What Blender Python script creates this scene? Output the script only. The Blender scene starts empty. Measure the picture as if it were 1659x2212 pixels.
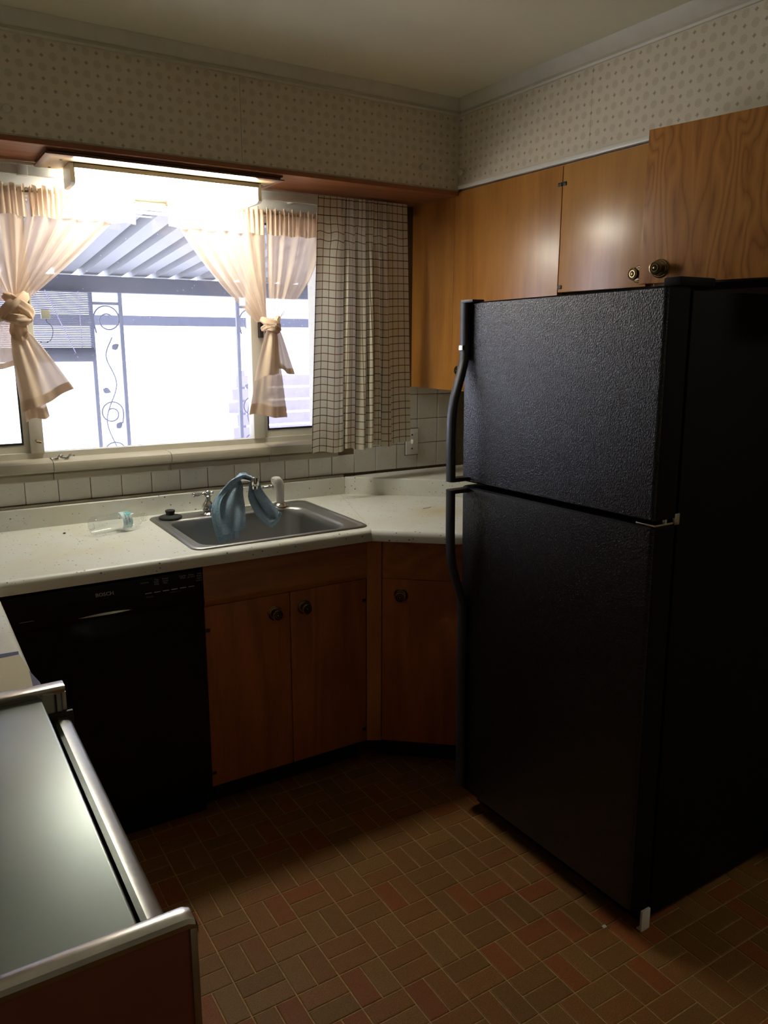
import bpy, bmesh, math, random
from mathutils import Vector, Matrix
random.seed(7)
C = bpy.context.scene
COL = C.collection
PI = math.pi

# ------------------------------------------------------------------ camera
CAM = dict(f=1685.9, yaw=0.55673, pitch=-0.2173, roll=0.00375, loc=(-0.74953, -2.87337, 1.54957))
def make_camera():
    yaw, pitch, roll = CAM['yaw'], CAM['pitch'], CAM['roll']
    f = Vector((math.sin(yaw)*math.cos(pitch), math.cos(yaw)*math.cos(pitch), math.sin(pitch)))
    r = Vector((math.cos(yaw), -math.sin(yaw), 0)); u = r.cross(f)
    c, s = math.cos(roll), math.sin(roll)
    r2, u2 = c*r+s*u, -s*r+c*u
    cd = bpy.data.cameras.new('camera'); co = bpy.data.objects.new('camera', cd); COL.objects.link(co)
    cd.sensor_fit = 'HORIZONTAL'; cd.sensor_width = 36.0; cd.lens = CAM['f']/1659*36.0
    cd.clip_start = 0.05; cd.clip_end = 200
    m = Matrix((r2, u2, -f)).transposed().to_4x4(); m.translation = Vector(CAM['loc'])
    co.matrix_world = m
    C.camera = co
    return f, r2, u2
CF, CR, CU = make_camera()
def to_px(p):
    d = Vector(p)-Vector(CAM['loc']); z = d.dot(CF)
    if z < 0.05: return None
    return 829.5+CAM['f']*d.dot(CR)/z, 1106-CAM['f']*d.dot(CU)/z

# ------------------------------------------------------------------ sky, exposure
w = bpy.data.worlds.new('sky'); C.world = w; w.use_nodes = True
bg = w.node_tree.nodes['Background']
bg.inputs['Color'].default_value = (0.73, 0.765, 1.0, 1); bg.inputs['Strength'].default_value = 4.5
C.view_settings.view_transform = 'Standard'; C.view_settings.look = 'None'
C.view_settings.gamma = 1.0; C.view_settings.use_curve_mapping = False
C.view_settings.exposure = 0.35
LAMP_STRENGTH = 40.0
DOME_STRENGTH = 19.0
sd = bpy.data.lights.new('sun', 'SUN'); sd.energy = 8.0; sd.angle = 0.02; sd.color = (1.0, 0.97, 0.92)
so = bpy.data.objects.new('sun', sd); COL.objects.link(so); so.rotation_euler = (-math.radians(35), math.radians(12), 0)

# ------------------------------------------------------------------ helpers
ORG = {}                                            # world origin of every parent
def obj(name, bm, mat, parent=None, smooth=True, angle=40, uvname=None):
    off = ORG.get(parent.name, Vector((0,0,0))) if parent else Vector((0,0,0))
    if parent is not None:
        bmesh.ops.translate(bm, verts=bm.verts, vec=-off)
    me = bpy.data.meshes.new(name)
    bm.to_mesh(me); bm.free()
    mats = mat if isinstance(mat, (list, tuple)) else [mat]
    for m in mats: me.materials.append(m)
    if smooth:
        me.polygons.foreach_set('use_smooth', [True]*len(me.polygons))
        me.set_sharp_from_angle(angle=math.radians(angle))
    o = bpy.data.objects.new(name, me); COL.objects.link(o)
    if parent is not None: o.parent = parent
    ORG[o.name] = off if parent is not None else Vector((0,0,0))
    return o
def tag(o, label=None, cat=None, group=None, kind=None):
    if label: o['label'] = label
    if cat: o['category'] = cat
    if group: o['group'] = group
    if kind: o['kind'] = kind
    return o
def thing(name, label, cat, loc=(0,0,0), group=None):
    o = bpy.data.objects.new(name, None); COL.objects.link(o)
    o.location = loc; o.empty_display_size = 0.05
    ORG[o.name] = Vector(loc)
    return tag(o, label, cat, group)
def structure(name, bm, mat, parent=None, label=None, **k):
    o = obj(name, bm, mat, parent, **k)
    if parent is None: o['kind'] = 'structure'
    if label: o['label'] = label
    return o
def copy_part(src, parent, delta, name=None):
    c = src.copy(); COL.objects.link(c); c.parent = parent
    c.location = Vector(src.location)+Vector(delta)
    return c

def B(): return bmesh.new()
def box(bm, lo, hi, bevel=0.0, seg=2, M=None):
    lo = Vector(lo); hi = Vector(hi)
    m = Matrix.Translation((lo+hi)/2) @ Matrix.Diagonal((*(hi-lo), 1))
    if M is not None: m = M @ m
    t = bmesh.new(); bmesh.ops.create_cube(t, size=1.0, matrix=m)
    if bevel > 0:
        bmesh.ops.bevel(t, geom=t.edges[:], offset=bevel, segments=seg, profile=0.6, affect='EDGES')
    merge(bm, t); return bm
def merge(bm, t, mi=None):
    me = bpy.data.meshes.new('tmp')
    if mi is not None:
        for f in t.faces: f.material_index = mi
    t.to_mesh(me); t.free(); bm.from_mesh(me); bpy.data.meshes.remove(me)
def bx(lo, hi, bevel=0.0, seg=2): return box(B(), lo, hi, bevel, seg)
def loft(bm, loops, cap=True, closed=True):
    vs = [[bm.verts.new(p) for p in L] for L in loops]
    n = len(vs[0])
    for a, b in zip(vs[:-1], vs[1:]):
        for i in range(n if closed else n-1):
            j = (i+1) % n
            try: bm.faces.new((a[i], a[j], b[j], b[i]))
            except ValueError: pass
    if cap and closed:
        bm.faces.new(list(reversed(vs[0]))); bm.faces.new(vs[-1])
    loft.rings = vs
    return bm
def catmull(pts, n=8):
    P = [Vector(p) for p in pts]; out = []
    for i in range(len(P)-1):
        p0 = P[i-1] if i > 0 else 2*P[0]-P[1]; p1, p2 = P[i], P[i+1]
        p3 = P[i+2] if i+2 < len(P) else 2*P[-1]-P[-2]
        for k in range(n):
            t = k/n
            out.append(0.5*((2*p1)+(-p0+p2)*t+(2*p0-5*p1+4*p2-p3)*t*t+(-p0+3*p1-3*p2+p3)*t**3))
    out.append(P[-1]); return out
def tube(bm, path, r, n=10, cap=True, flat=1.0, up=None):
    P = [Vector(p) for p in path]
    R = r if isinstance(r, (list, tuple)) else [r]*len(P)
    t0 = (P[1]-P[0]).normalized()
    a = Vector(up) if up else (Vector((0,0,1)) if abs(t0.z) < 0.9 else Vector((1,0,0)))
    x = t0.cross(a).normalized()
    loops = []
    for i, p in enumerate(P):
        t = (P[min(i+1, len(P)-1)]-P[max(i-1, 0)]).normalized()
        x = (x-t*x.dot(t)).normalized(); y = t.cross(x)
        loops.append([p+R[i]*(math.cos(k/n*2*PI)*x*flat+math.sin(k/n*2*PI)*y) for k in range(n)])
    loft(bm, loops, cap); return bm
def lathe(bm, prof, base=(0,0,0), axis=(0,0,1), n=24):
    ax = Vector(axis).normalized(); q = Vector((0,0,1)).rotation_difference(ax); b = Vector(base)
    loops = [[b+q @ Vector((max(r, 1e-5)*math.cos(k/n*2*PI), max(r, 1e-5)*math.sin(k/n*2*PI), z)) for k in range(n)] for r, z in prof]
    loft(bm, loops, True); return bm
def prism(bm, poly, z0, z1):
    return loft(bm, [[(x, y, z0) for x, y in poly], [(x, y, z1) for x, y in poly]])
def rrect(cx, cy, w_, h_, r, z, n=6):
    out = []
    for qx, qy, a0 in ((1,1,0), (-1,1,PI/2), (-1,-1,PI), (1,-1,1.5*PI)):
        for k in range(n+1):
            a = a0+k/n*PI/2
            out.append((cx+qx*(w_/2-r)+r*math.cos(a), cy+qy*(h_/2-r)+r*math.sin(a), z))
    return out
def sweep(bm, path, prof):
    """profile of (outward, z) swept along a plan polyline with mitred corners; outward is to the right of travel"""
    P = [Vector((x, y)) for x, y in path]; loops = []
    N = []
    for a, b in zip(P[:-1], P[1:]):
        d = (b-a).normalized(); N.append(Vector((d.y, -d.x)))
    for i, p in enumerate(P):
        if i == 0: m = N[0]
        elif i == len(P)-1: m = N[-1]
        else: m = (N[i-1]+N[i])/(1+N[i-1].dot(N[i]))
        loops.append([(p.x+m.x*o, p.y+m.y*o, z) for o, z in prof])
    loft(bm, loops, True); bmesh.ops.recalc_face_normals(bm, faces=bm.faces[:])
    return bm
def grid(bm, nu, nv, fn, uv=None):
    vs = [[bm.verts.new(fn(i/nu, j/nv)) for j in range(nv+1)] for i in range(nu+1)]
    lay = bm.loops.layers.uv.new('UVMap') if uv else None
    for i in range(nu):
        for j in range(nv):
            f = bm.faces.new((vs[i][j], vs[i+1][j], vs[i+1][j+1], vs[i][j+1]))
            if uv:
                for l, (a, b) in zip(f.loops, ((i,j), (i+1,j), (i+1,j+1), (i,j+1))): l[lay].uv = uv(a/nu, b/nv)
    return bm
def text_bm(s, size, M, extrude=0.0004, fn=None, align='CENTER', spacing=1.0):
    cu = bpy.data.curves.new('t', 'FONT'); cu.body = s; cu.size = size; cu.extrude = extrude
    cu.align_x = align; cu.resolution_u = 2; cu.space_character = spacing
    to = bpy.data.objects.new('t', cu); COL.objects.link(to)
    dg = bpy.context.evaluated_depsgraph_get(); dg.update()
    me = bpy.data.meshes.new_from_object(to.evaluated_get(dg))
    bm = bmesh.new(); bm.from_mesh(me)
    bpy.data.objects.remove(to); bpy.data.curves.remove(cu); bpy.data.meshes.remove(me)
    if fn:
        for v in bm.verts: v.co = Vector(fn(v.co))
    if M is not None: bm.transform(M)
    return bm

# ------------------------------------------------------------------ materials
class NT:
    def __init__(s, name):
        s.m = bpy.data.materials.new(name); s.m.use_nodes = True
        s.t = s.m.node_tree; s.N = s.t.nodes; s.L = s.t.links
        s.b = s.N['Principled BSDF']; s.out = s.N['Material Output']
    def n(s, typ, ins=None, **props):
        nd = s.N.new(typ)
        for k, v in props.items(): setattr(nd, k, v)
        for k, v in (ins or {}).items():
            if hasattr(v, 'is_linked') or isinstance(v, bpy.types.NodeSocket): s.L.new(v, nd.inputs[k])
            else: nd.inputs[k].default_value = v
        return nd
    def math(s, op, a, b=0.0, c=0.0):
        nd = s.N.new('ShaderNodeMath'); nd.operation = op
        for i, v in enumerate((a, b, c)):
            if isinstance(v, bpy.types.NodeSocket): s.L.new(v, nd.inputs[i])
            else: nd.inputs[i].default_value = v
        return nd.outputs[0]
    def mix(s, fac, a, b):
        nd = s.N.new('ShaderNodeMix'); nd.data_type = 'RGBA'
        for i, v in ((0, fac), (6, a), (7, b)):
            if isinstance(v, bpy.types.NodeSocket): s.L.new(v, nd.inputs[i])
            else: nd.inputs[i].default_value = v if i == 0 else (*v, 1)[:4]
        return nd.outputs[2]
    def ramp(s, fac, stops):
        nd = s.N.new('ShaderNodeValToRGB'); s.L.new(fac, nd.inputs[0]); e = nd.color_ramp.elements
        while len(e) > 1: e.remove(e[-1])
        for i, (p, c) in enumerate(stops):
            el = e[0] if i == 0 else e.new(p)
            el.position = p; el.color = (*c, 1)[:4]
        return nd.outputs[0]
    def coord(s, kind='Object'): return s.N.new('ShaderNodeTexCoord').outputs[kind]
    def mapping(s, v, scale=(1,1,1), loc=(0,0,0), rot=(0,0,0)):
        return s.n('ShaderNodeMapping', {0: v, 'Scale': scale, 'Location': loc, 'Rotation': rot}).outputs[0]
    def noise(s, v, scale, detail=3, rough=0.5, dist=0.0):
        return s.n('ShaderNodeTexNoise', {'Vector': v, 'Scale': scale, 'Detail': detail, 'Roughness': rough, 'Distortion': dist}).outputs[0]
    def bump(s, h, strength=0.2, dist=0.002):
        nd = s.n('ShaderNodeBump', {'Height': h, 'Strength': strength, 'Distance': dist})
        s.L.new(nd.outputs[0], s.b.inputs['Normal'])
    def set(s, **k):
        for key, v in k.items():
            key = key.replace('_', ' ')
            if isinstance(v, bpy.types.NodeSocket): s.L.new(v, s.b.inputs[key])
            else: s.b.inputs[key].default_value = (*v, 1) if isinstance(v, tuple) and len(v) == 3 else v
        return s
def plain(name, col, rough=0.5, metal=0.0, var=0.12, scale=12, bump=0.0, bscale=80, spec=0.5, coat=0.0):
    t = NT(name); co = t.coord()
    nz = t.noise(co, scale, 4, 0.6)
    c = t.mix(nz, tuple(x*(1-var) for x in col), tuple(min(1, x*(1+var)) for x in col))
    t.set(Base_Color=c, Roughness=rough, Metallic=metal, Specular_IOR_Level=spec, Coat_Weight=coat)
    if bump: t.bump(t.noise(co, bscale, 2), bump)
    return t.m
def wood(name, light, dark, vertical='Z', rough=0.35, coat=0.3, cath=0.6, seed=0.0, sc=1.0):
    """veneer: stretched bands with cathedral figure"""
    t = NT(name); co = t.coord()
    st = {'Z': (9*sc, 9*sc, 0.9*sc), 'X': (0.9*sc, 9*sc, 9*sc), 'Y': (9*sc, 0.9*sc, 9*sc)}[vertical]
    v = t.mapping(co, st, (seed, seed*1.7, seed*0.6))
    big = t.noise(v, 0.55, 2, 0.5, 0.3)
    rings = t.math('FRACT', t.math('MULTIPLY', big, 9.0*cath+3))
    rings = t.math('ABSOLUTE', t.math('SUBTRACT', rings, 0.5))
    fine = t.noise(t.mapping(co, tuple(x*9 for x in st)), 1.0, 4, 0.65)
    blotch = t.noise(co, 4.0, 3)
    f = t.math('ADD', t.math('MULTIPLY', rings, 0.55), t.math('ADD', t.math('MULTIPLY', fine, 0.45), t.math('MULTIPLY', blotch, 0.35)))
    c = t.ramp(f, [(0.28, dark), (0.5, tuple((a+b)/2 for a, b in zip(light, dark))), (0.75, light)])
    t.set(Base_Color=c, Roughness=rough, Coat_Weight=coat, Coat_Roughness=0.28, Specular_IOR_Level=0.4)
    t.bump(fine, 0.08, 0.0006)
    return t.m
def wallpaper(name, ax):
    t = NT(name); co = t.coord()
    sp = t.n('ShaderNodeSeparateXYZ', {0: co})
    a = 0.0300
    u = t.math('DIVIDE', t.math('ADD', sp.outputs[ax], 10.0), a); v = t.math('DIVIDE', sp.outputs[2], a)
    par = t.math('MODULO', t.math('ADD', t.math('FLOOR', u), t.math('FLOOR', v)), 2.0)
    lu = t.math('SUBTRACT', t.math('FRACT', u), 0.5); lv = t.math('SUBTRACT', t.math('FRACT', v), 0.5)
    r = t.math('SQRT', t.math('ADD', t.math('MULTIPLY', lu, lu), t.math('MULTIPLY', lv, lv)))
    ang = t.math('ARCTAN2', lv, lu)
    d1 = t.math('ADD', t.math('ABSOLUTE', lu), t.math('ABSOLUTE', lv))
    dia = t.math('LESS_THAN', d1, t.math('ADD', 0.19, t.math('MULTIPLY', t.math('COSINE', t.math('MULTIPLY', ang, 8.0)), 0.03)))
    dia = t.math('MULTIPLY', dia, t.math('SUBTRACT', 1.0, par))
    pet = t.math('ADD', 0.36, t.math('MULTIPLY', t.math('COSINE', t.math('MULTIPLY', ang, 12.0)), 0.02))
    med = t.math('MULTIPLY', t.math('LESS_THAN', r, pet), par)
    spoke = t.math('MULTIPLY_ADD', t.math('COSINE', t.math('MULTIPLY', ang, 12.0)), 0.22, 0.62)
    ringz = t.math('MULTIPLY_ADD', t.math('SINE', t.math('MULTIPLY', r, 42.0)), 0.25, 0.7)
    med = t.math('MULTIPLY', med, t.math('MULTIPLY', spoke, ringz))
    base = t.mix(t.noise(co, 3.0, 3), (0.66, 0.59, 0.455), (0.74, 0.67, 0.53))
    c = t.mix(t.math('MULTIPLY', med, 0.60), base, (0.34, 0.27, 0.18))
    c = t.mix(t.math('MULTIPLY', dia, 0.58), c, (0.20, 0.115, 0.06))
    t.set(Base_Color=c, Roughness=0.6, Specular_IOR_Level=0.3)
    return t.m
def laminate(name):
    t = NT(name); co = t.coord()
    v = t.n('ShaderNodeTexVoronoi', {'Vector': co, 'Scale': 95.0})
    rnd = t.n('ShaderNodeSeparateColor', {0: v.outputs['Color']}).outputs[0]
    sz = t.math('MULTIPLY', t.math('POWER', rnd, 5.0), 0.30)
    dots = t.math('MULTIPLY', t.math('LESS_THAN', v.outputs['Distance'], sz), t.math('GREATER_THAN', rnd, 0.45))
    vein = t.math('LESS_THAN', t.math('ABSOLUTE', t.math('SUBTRACT', t.noise(co, 7.0, 3, 0.6, 1.2), 0.5)), 0.0025)
    vein = t.math('MULTIPLY', vein, t.math('GREATER_THAN', t.noise(t.mapping(co, loc=(3, 1, 2)), 6.0, 1), 0.56))
    st = t.ramp(t.noise(t.mapping(co, loc=(1.3, 0, 0)), 3.2, 4, 0.65), [(0.45, (0, 0, 0)), (0.75, (1, 1, 1))])
    base = t.mix(st, (0.72, 0.725, 0.665), (0.67, 0.62, 0.47))
    # yellowed patch of old scorch on the corner section
    c = t.mix(t.math('MAXIMUM', t.math('MULTIPLY', dots, 0.8), t.math('MULTIPLY', vein, 0.22)), base, (0.07, 0.05, 0.03))
    sp = t.n('ShaderNodeVectorMath', {0: co, 1: (0.965, -0.215, 0.04)}, operation='DISTANCE').outputs['Value']
    ring = t.ramp(t.math('ADD', sp, t.math('MULTIPLY', t.noise(co, 18, 3), 0.07)), [(0.05, (0.75,)*3), (0.16, (0, 0, 0))])
    c = t.mix(ring, c, (0.56, 0.46, 0.20))
    t.set(Base_Color=c, Roughness=0.32, Specular_IOR_Level=0.45)
    return t.m
def tile_mat():
    t = NT('cream_tile'); co = t.coord()
    v = t.n('ShaderNodeTexVoronoi', {'Vector': co, 'Scale': 110.0})
    rnd = t.n('ShaderNodeSeparateColor', {0: v.outputs['Color']}).outputs[0]
    dots = t.math('MULTIPLY', t.math('LESS_THAN', v.outputs['Distance'], 0.16), t.math('GREATER_THAN', rnd, 0.86))
    oi = t.n('ShaderNodeObjectInfo').outputs['Random']
    base = t.mix(oi, (0.66, 0.645, 0.58), (0.73, 0.715, 0.65))
    base = t.mix(t.ramp(t.noise(co, 9, 4, 0.7), [(0.5, (0,0,0)), (0.8, (1,1,1))]), base, (0.60, 0.56, 0.46))
    c = t.mix(t.math('MULTIPLY', dots, 0.7), base, (0.16, 0.11, 0.06))
    t.set(Base_Color=c, Roughness=0.28, Specular_IOR_Level=0.5)
    return t.m
def brick_mat(name, a, b):
    t = NT(name); co = t.n('ShaderNodeNewGeometry').outputs['Position']
    oi = t.n('ShaderNodeObjectInfo').outputs['Random']
    n1 = t.noise(co, 300, 4, 0.75); n2 = t.noise(co, 40, 3, 0.6)
    c = t.mix(oi, a, b)
    c = t.mix(t.ramp(n1, [(0.40, (0.75,)*3), (0.60, (0, 0, 0))]), c, tuple(x*0.30 for x in a))
    c = t.mix(t.math('MULTIPLY', n2, 0.30), c, (0.30, 0.17, 0.055))
    t.set(Base_Color=c, Roughness=0.5, Specular_IOR_Level=0.18)
    t.bump(t.math('ADD', t.math('MULTIPLY', n1, 0.6), n2), 0.25, 0.0012)
    return t.m
def black_pebble():
    t = NT('black_pebbled_steel'); co = t.coord()
    v = t.n('ShaderNodeTexVoronoi', {'Vector': co, 'Scale': 270.0}, feature='SMOOTH_F1').outputs['Distance']
    n1 = t.noise(t.mapping(co, (1, 1, 0.55)), 330, 3, 0.6, 0.8)
    n2 = t.noise(co, 30, 3)
    t.set(Base_Color=(0.005, 0.005, 0.006), Roughness=0.24, Specular_IOR_Level=0.65)
    t.bump(t.math('ADD', v, t.math('MULTIPLY', n1, 1.3)), 0.55, 0.0019)
    return t.m
def steel(name, col=(0.55, 0.56, 0.54), rough=0.30, stretch=(2, 60, 60), var=0.14):
    t = NT(name); co = t.coord()
    n1 = t.noise(t.mapping(co, stretch), 6.0, 4, 0.7); n2 = t.noise(co, 5, 3)
    c = t.mix(n2, tuple(x*0.82 for x in col), col)
    r = t.math('MULTIPLY_ADD', n1, var, rough-var/2); r = t.math('MULTIPLY_ADD', n2, 0.12, r)
    t.set(Base_Color=c, Roughness=r, Metallic=1.0); t.bump(n1, 0.36*var, 0.0004)
    return t.m
def cloth(name, col, alpha, trans=0.6, bump=0.0, var=0.1):
    """woven cloth: diffuse + translucent, threads with gaps when alpha < 1"""
    t = NT(name); co = t.coord()
    c = t.mix(t.noise(co, 9, 3), tuple(x*(1-var) for x in col), col)
    d = t.n('ShaderNodeBsdfDiffuse', {'Color': c}); tr = t.n('ShaderNodeBsdfTranslucent', {'Color': c})
    m = t.n('ShaderNodeMixShader', {0: trans, 1: d.outputs[0], 2: tr.outputs[0]})
    tp = t.n('ShaderNodeBsdfTransparent', {'Color': (0.92, 0.80, 0.68, 1)})
    f = t.n('ShaderNodeMixShader', {0: alpha, 1: tp.outputs[0], 2: m.outputs[0]})
    t.L.new(f.outputs[0], t.out.inputs[0]); t.N.remove(t.b)
    return t.m
def glass(name, tint=(1, 1, 1), dirt=0.0, ior=1.45, dot=False):
    t = NT(name); co = t.coord()
    tp = t.n('ShaderNodeBsdfTransparent', {'Color': (*tint, 1)}); gl = t.n('ShaderNodeBsdfGlossy', {'Roughness': 0.0})
    fac = t.math('POWER', t.n('ShaderNodeLayerWeight', {'Blend': 0.5}).outputs['Facing'], 5.0); r0 = ((ior-1)/(ior+1))**2
    m = t.n('ShaderNodeMixShader', {0: t.math('MULTIPLY_ADD', fac, 0.9-r0, r0), 1: tp.outputs[0], 2: gl.outputs[0]})
    last = m
    if dirt:
        d = t.n('ShaderNodeBsdfDiffuse', {'Color': (0.8, 0.82, 0.9, 1)}); tl = t.n('ShaderNodeBsdfTranslucent', {'Color': (0.85, 0.87, 0.95, 1)})
        dm = t.n('ShaderNodeMixShader', {0: 0.5, 1: d.outputs[0], 2: tl.outputs[0]})
        v = t.n('ShaderNodeTexVoronoi', {'Vector': co, 'Scale': 55.0})
        rnd = t.n('ShaderNodeSeparateColor', {0: v.outputs['Color']}).outputs[1]
        sp = t.math('MULTIPLY', t.math('LESS_THAN', v.outputs['Distance'], t.math('MULTIPLY', rnd, 0.11)), t.math('GREATER_THAN', rnd, 0.62))
        film = t.math('MULTIPLY', t.noise(co, 4, 4, 0.6), dirt*2)
        f = t.math('MAXIMUM', t.math('MULTIPLY', sp, 0.6), film)
        last = t.n('ShaderNodeMixShader', {0: f, 1: m.outputs[0], 2: dm.outputs[0]})
    t.L.new(last.outputs[0], t.out.inputs[0]); t.N.remove(t.b)
    return t.m
def emit(name, col, strength):
    t = NT(name); e = t.n('ShaderNodeEmission', {'Color': (*col, 1), 'Strength': strength})
    t.L.new(e.outputs[0], t.out.inputs[0]); t.N.remove(t.b); return t.m
def plaid():
    t = NT('plaid_cotton')
    uv = t.n('ShaderNodeUVMap', uv_map='UVMap').outputs[0]
    sp = t.n('ShaderNodeSeparateXYZ', {0: uv})
    def lines(x, pitch, w_):
        q = t.math('DIVIDE', x, pitch); i = t.math('FLOOR', q); f = t.math('FRACT', q)
        on = t.math('LESS_THAN', t.math('ABSOLUTE', t.math('SUBTRACT', f, 0.5)), w_)
        k = t.math('MODULO', i, 5.0)
        return on, t.math('LESS_THAN', k, 0.5), t.math('LESS_THAN', t.math('ABSOLUTE', t.math('SUBTRACT', k, 3.0)), 0.5), f
    hx, hd, hr, hf = lines(sp.outputs[1], 0.0300, 0.055)
    vx, vd, vr, vf = lines(sp.outputs[0], 0.0280, 0.050)
    weave = t.noise(t.mapping(uv, (900, 900, 1)), 1.0, 2)
    c = t.mix(weave, (0.66, 0.60, 0.46), (0.76, 0.70, 0.56))
    def col(dk, rs): return t.mix(rs, t.mix(dk, (0.13, 0.075, 0.028), (0.030, 0.016, 0.008)), (0.24, 0.085, 0.035))
    c = t.mix(t.math('MULTIPLY', hx, 0.92), c, col(hd, hr)); c = t.mix(t.math('MULTIPLY', vx, 0.92), c, col(vd, vr))
    d = t.n('ShaderNodeBsdfDiffuse', {'Color': c}); tr = t.n('ShaderNodeBsdfTranslucent', {'Color': c})
    m = t.n('ShaderNodeMixShader', {0: 0.22, 1: d.outputs[0], 2: tr.outputs[0]})
    t.L.new(m.outputs[0], t.out.inputs[0]); t.N.remove(t.b)
    return t.m
M = {}
M['paper_x'] = wallpaper('wallpaper_front', 0); M['paper_y'] = wallpaper('wallpaper_side', 1)
M['plaster'] = plain('ceiling_paint', (0.72, 0.68, 0.51), 0.6, var=0.06, scale=2.5, bump=0.05, bscale=30)
M['wallpaint'] = plain('wall_paint', (0.62, 0.59, 0.48), 0.7, var=0.06, scale=3)
M['pale_wood'] = plain('bare_pale_wood', (0.40, 0.27, 0.13), 0.5, var=0.12)
M['lip_grey'] = plain('grey_lamp_lip', (0.20, 0.19, 0.165), 0.5, var=0.2, scale=40)
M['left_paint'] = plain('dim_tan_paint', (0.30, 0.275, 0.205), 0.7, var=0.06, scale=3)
M['trim'] = plain('cream_trim', (0.60, 0.57, 0.47), 0.45, var=0.10, scale=25)
M['dirty_trim'] = plain('grimy_trim', (0.42, 0.38, 0.28), 0.6, var=0.5, scale=45)
M['white_metal'] = plain('white_enamel', (0.75, 0.74, 0.68), 0.28, var=0.05)
M['soffit_wood'] = wood('varnished_red_wood', (0.36, 0.14, 0.05), (0.22, 0.075, 0.026), 'X', 0.5, 0.0)
M['dark_wood'] = wood('dark_moulding', (0.19, 0.075, 0.035), (0.11, 0.04, 0.02), 'X', 0.3, 0.4)
M['veneer'] = wood('honey_veneer', (0.53, 0.235, 0.050), (0.35, 0.135, 0.026), 'Z', 0.33, 0.5, 0.35, 0.0)
M['veneer_b'] = wood('pale_honey_veneer', (0.55, 0.27, 0.075), (0.40, 0.175, 0.045), 'Z', 0.30, 0.5, 0.3, 4.0)
def figured():
    t = NT('figured_veneer'); co = t.coord(); sp = t.n('ShaderNodeSeparateXYZ', {0: co})
    a = t.math('ABSOLUTE', t.math('ADD', sp.outputs[1], 0.060))
    v = t.n('ShaderNodeCombineXYZ', {0: 0.0, 1: a, 2: sp.outputs[2]}).outputs[0]
    w1 = t.noise(t.mapping(v, (1, 7, 2.6)), 1.0, 2, 0.5, 0.6)
    fld = t.math('ADD', t.math('MULTIPLY', w1, 9.0), t.math('ADD', t.math('MULTIPLY', a, 26.0), t.math('MULTIPLY', sp.outputs[2], -3.0)))
    ring = t.math('ABSOLUTE', t.math('SUBTRACT', t.math('FRACT', fld), 0.5))
    fine = t.noise(t.mapping(v, (1, 160, 9)), 1.0, 4, 0.65)
    f = t.math('ADD', t.math('MULTIPLY', t.math('POWER', t.math('MULTIPLY', ring, 2.0), 0.6), 0.6), t.math('MULTIPLY', fine, 0.6))
    c = t.ramp(f, [(0.28, (0.27, 0.094, 0.015)), (0.55, (0.40, 0.155, 0.028)), (0.95, (0.52, 0.225, 0.046))])
    t.set(Base_Color=c, Roughness=0.36, Coat_Weight=0.3, Coat_Roughness=0.3, Specular_IOR_Level=0.4); t.bump(fine, 0.08, 0.0006)
    return t.m
M['veneer_c'] = figured()
M['base_wood'] = wood('reddish_base_veneer', (0.46, 0.145, 0.044), (0.29, 0.086, 0.024), 'Z', 0.42, 0.25, 0.25, 2.0)
M['base_wood_x'] = wood('reddish_drawer_veneer', (0.48, 0.18, 0.052), (0.29, 0.092, 0.026), 'X', 0.40, 0.25, 0.5, 6.0)
M['post_wood'] = wood('amber_post_veneer', (0.54, 0.22, 0.062), (0.36, 0.13, 0.038), 'Z', 0.40, 0.25, 0.2, 3.0)
M['cab_in'] = plain('cabinet_inside', (0.10, 0.05, 0.02), 0.8)
M['laminate'] = laminate('speckled_laminate')
M['seam'] = plain('dark_seam', (0.05, 0.04, 0.03), 0.8)
M['tile'] = tile_mat(); M['grout'] = plain('dark_grout', (0.14, 0.105, 0.06), 0.9, var=0.4, scale=60)
M['floor_grout'] = plain('floor_joint', (0.36, 0.22, 0.07), 0.6, var=0.75, scale=55)
M['brick'] = [brick_mat('brick_brown', (0.270, 0.108, 0.030), (0.220, 0.085, 0.024)), brick_mat('brick_olive', (0.230, 0.104, 0.029), (0.195, 0.088, 0.025)),
              brick_mat('brick_red', (0.310, 0.082, 0.023), (0.255, 0.064, 0.018)), brick_mat('brick_tan', (0.270, 0.126, 0.038), (0.235, 0.112, 0.034))]
M['pebble'] = black_pebble()
M['black'] = plain('black_enamel', (0.004, 0.004, 0.0045), 0.35, var=0.1, spec=0.25)
M['black_side'] = plain('black_side_steel', (0.005, 0.0045, 0.0055), 0.6, var=0.2, bump=0.06, bscale=300, spec=0.10)
M['dark_plastic'] = plain('dark_grey_plastic', (0.022, 0.023, 0.027), 0.42, var=0.1)
M['rubber'] = plain('black_rubber', (0.018, 0.018, 0.018), 0.6)
M['steel'] = steel('brushed_sheet_steel', (0.30, 0.335, 0.315), 0.25, (90, 1.2, 90), 0.03)
M['sink'] = steel('sink_steel', (0.43, 0.425, 0.405), 0.34, (2, 40, 40))
M['chrome'] = plain('chrome', (0.75, 0.74, 0.72), 0.09, 1.0, 0.05)
M['rail'] = plain('dull_steel_rail', (0.36, 0.36, 0.33), 0.30, 1.0, 0.25, 30)
M['sill'] = plain('shaded_grey_tan_sill', (0.37, 0.33, 0.25), 0.4, var=0.12, scale=14)  # shading of the sill is put into this darker tile colour
M['worn_chrome'] = plain('worn_chrome', (0.55, 0.52, 0.47), 0.22, 1.0, 0.2, 40)
M['brass'] = plain('antique_brass', (0.30, 0.22, 0.11), 0.30, 1.0, 0.3, 60)
M['brass_dark'] = plain('brass_recess', (0.05, 0.035, 0.018), 0.5, 0.8, 0.3, 60)
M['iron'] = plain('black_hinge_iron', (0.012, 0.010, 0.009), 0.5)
M['white_plastic'] = plain('white_plastic', (0.78, 0.76, 0.70), 0.35, var=0.04)
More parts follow.
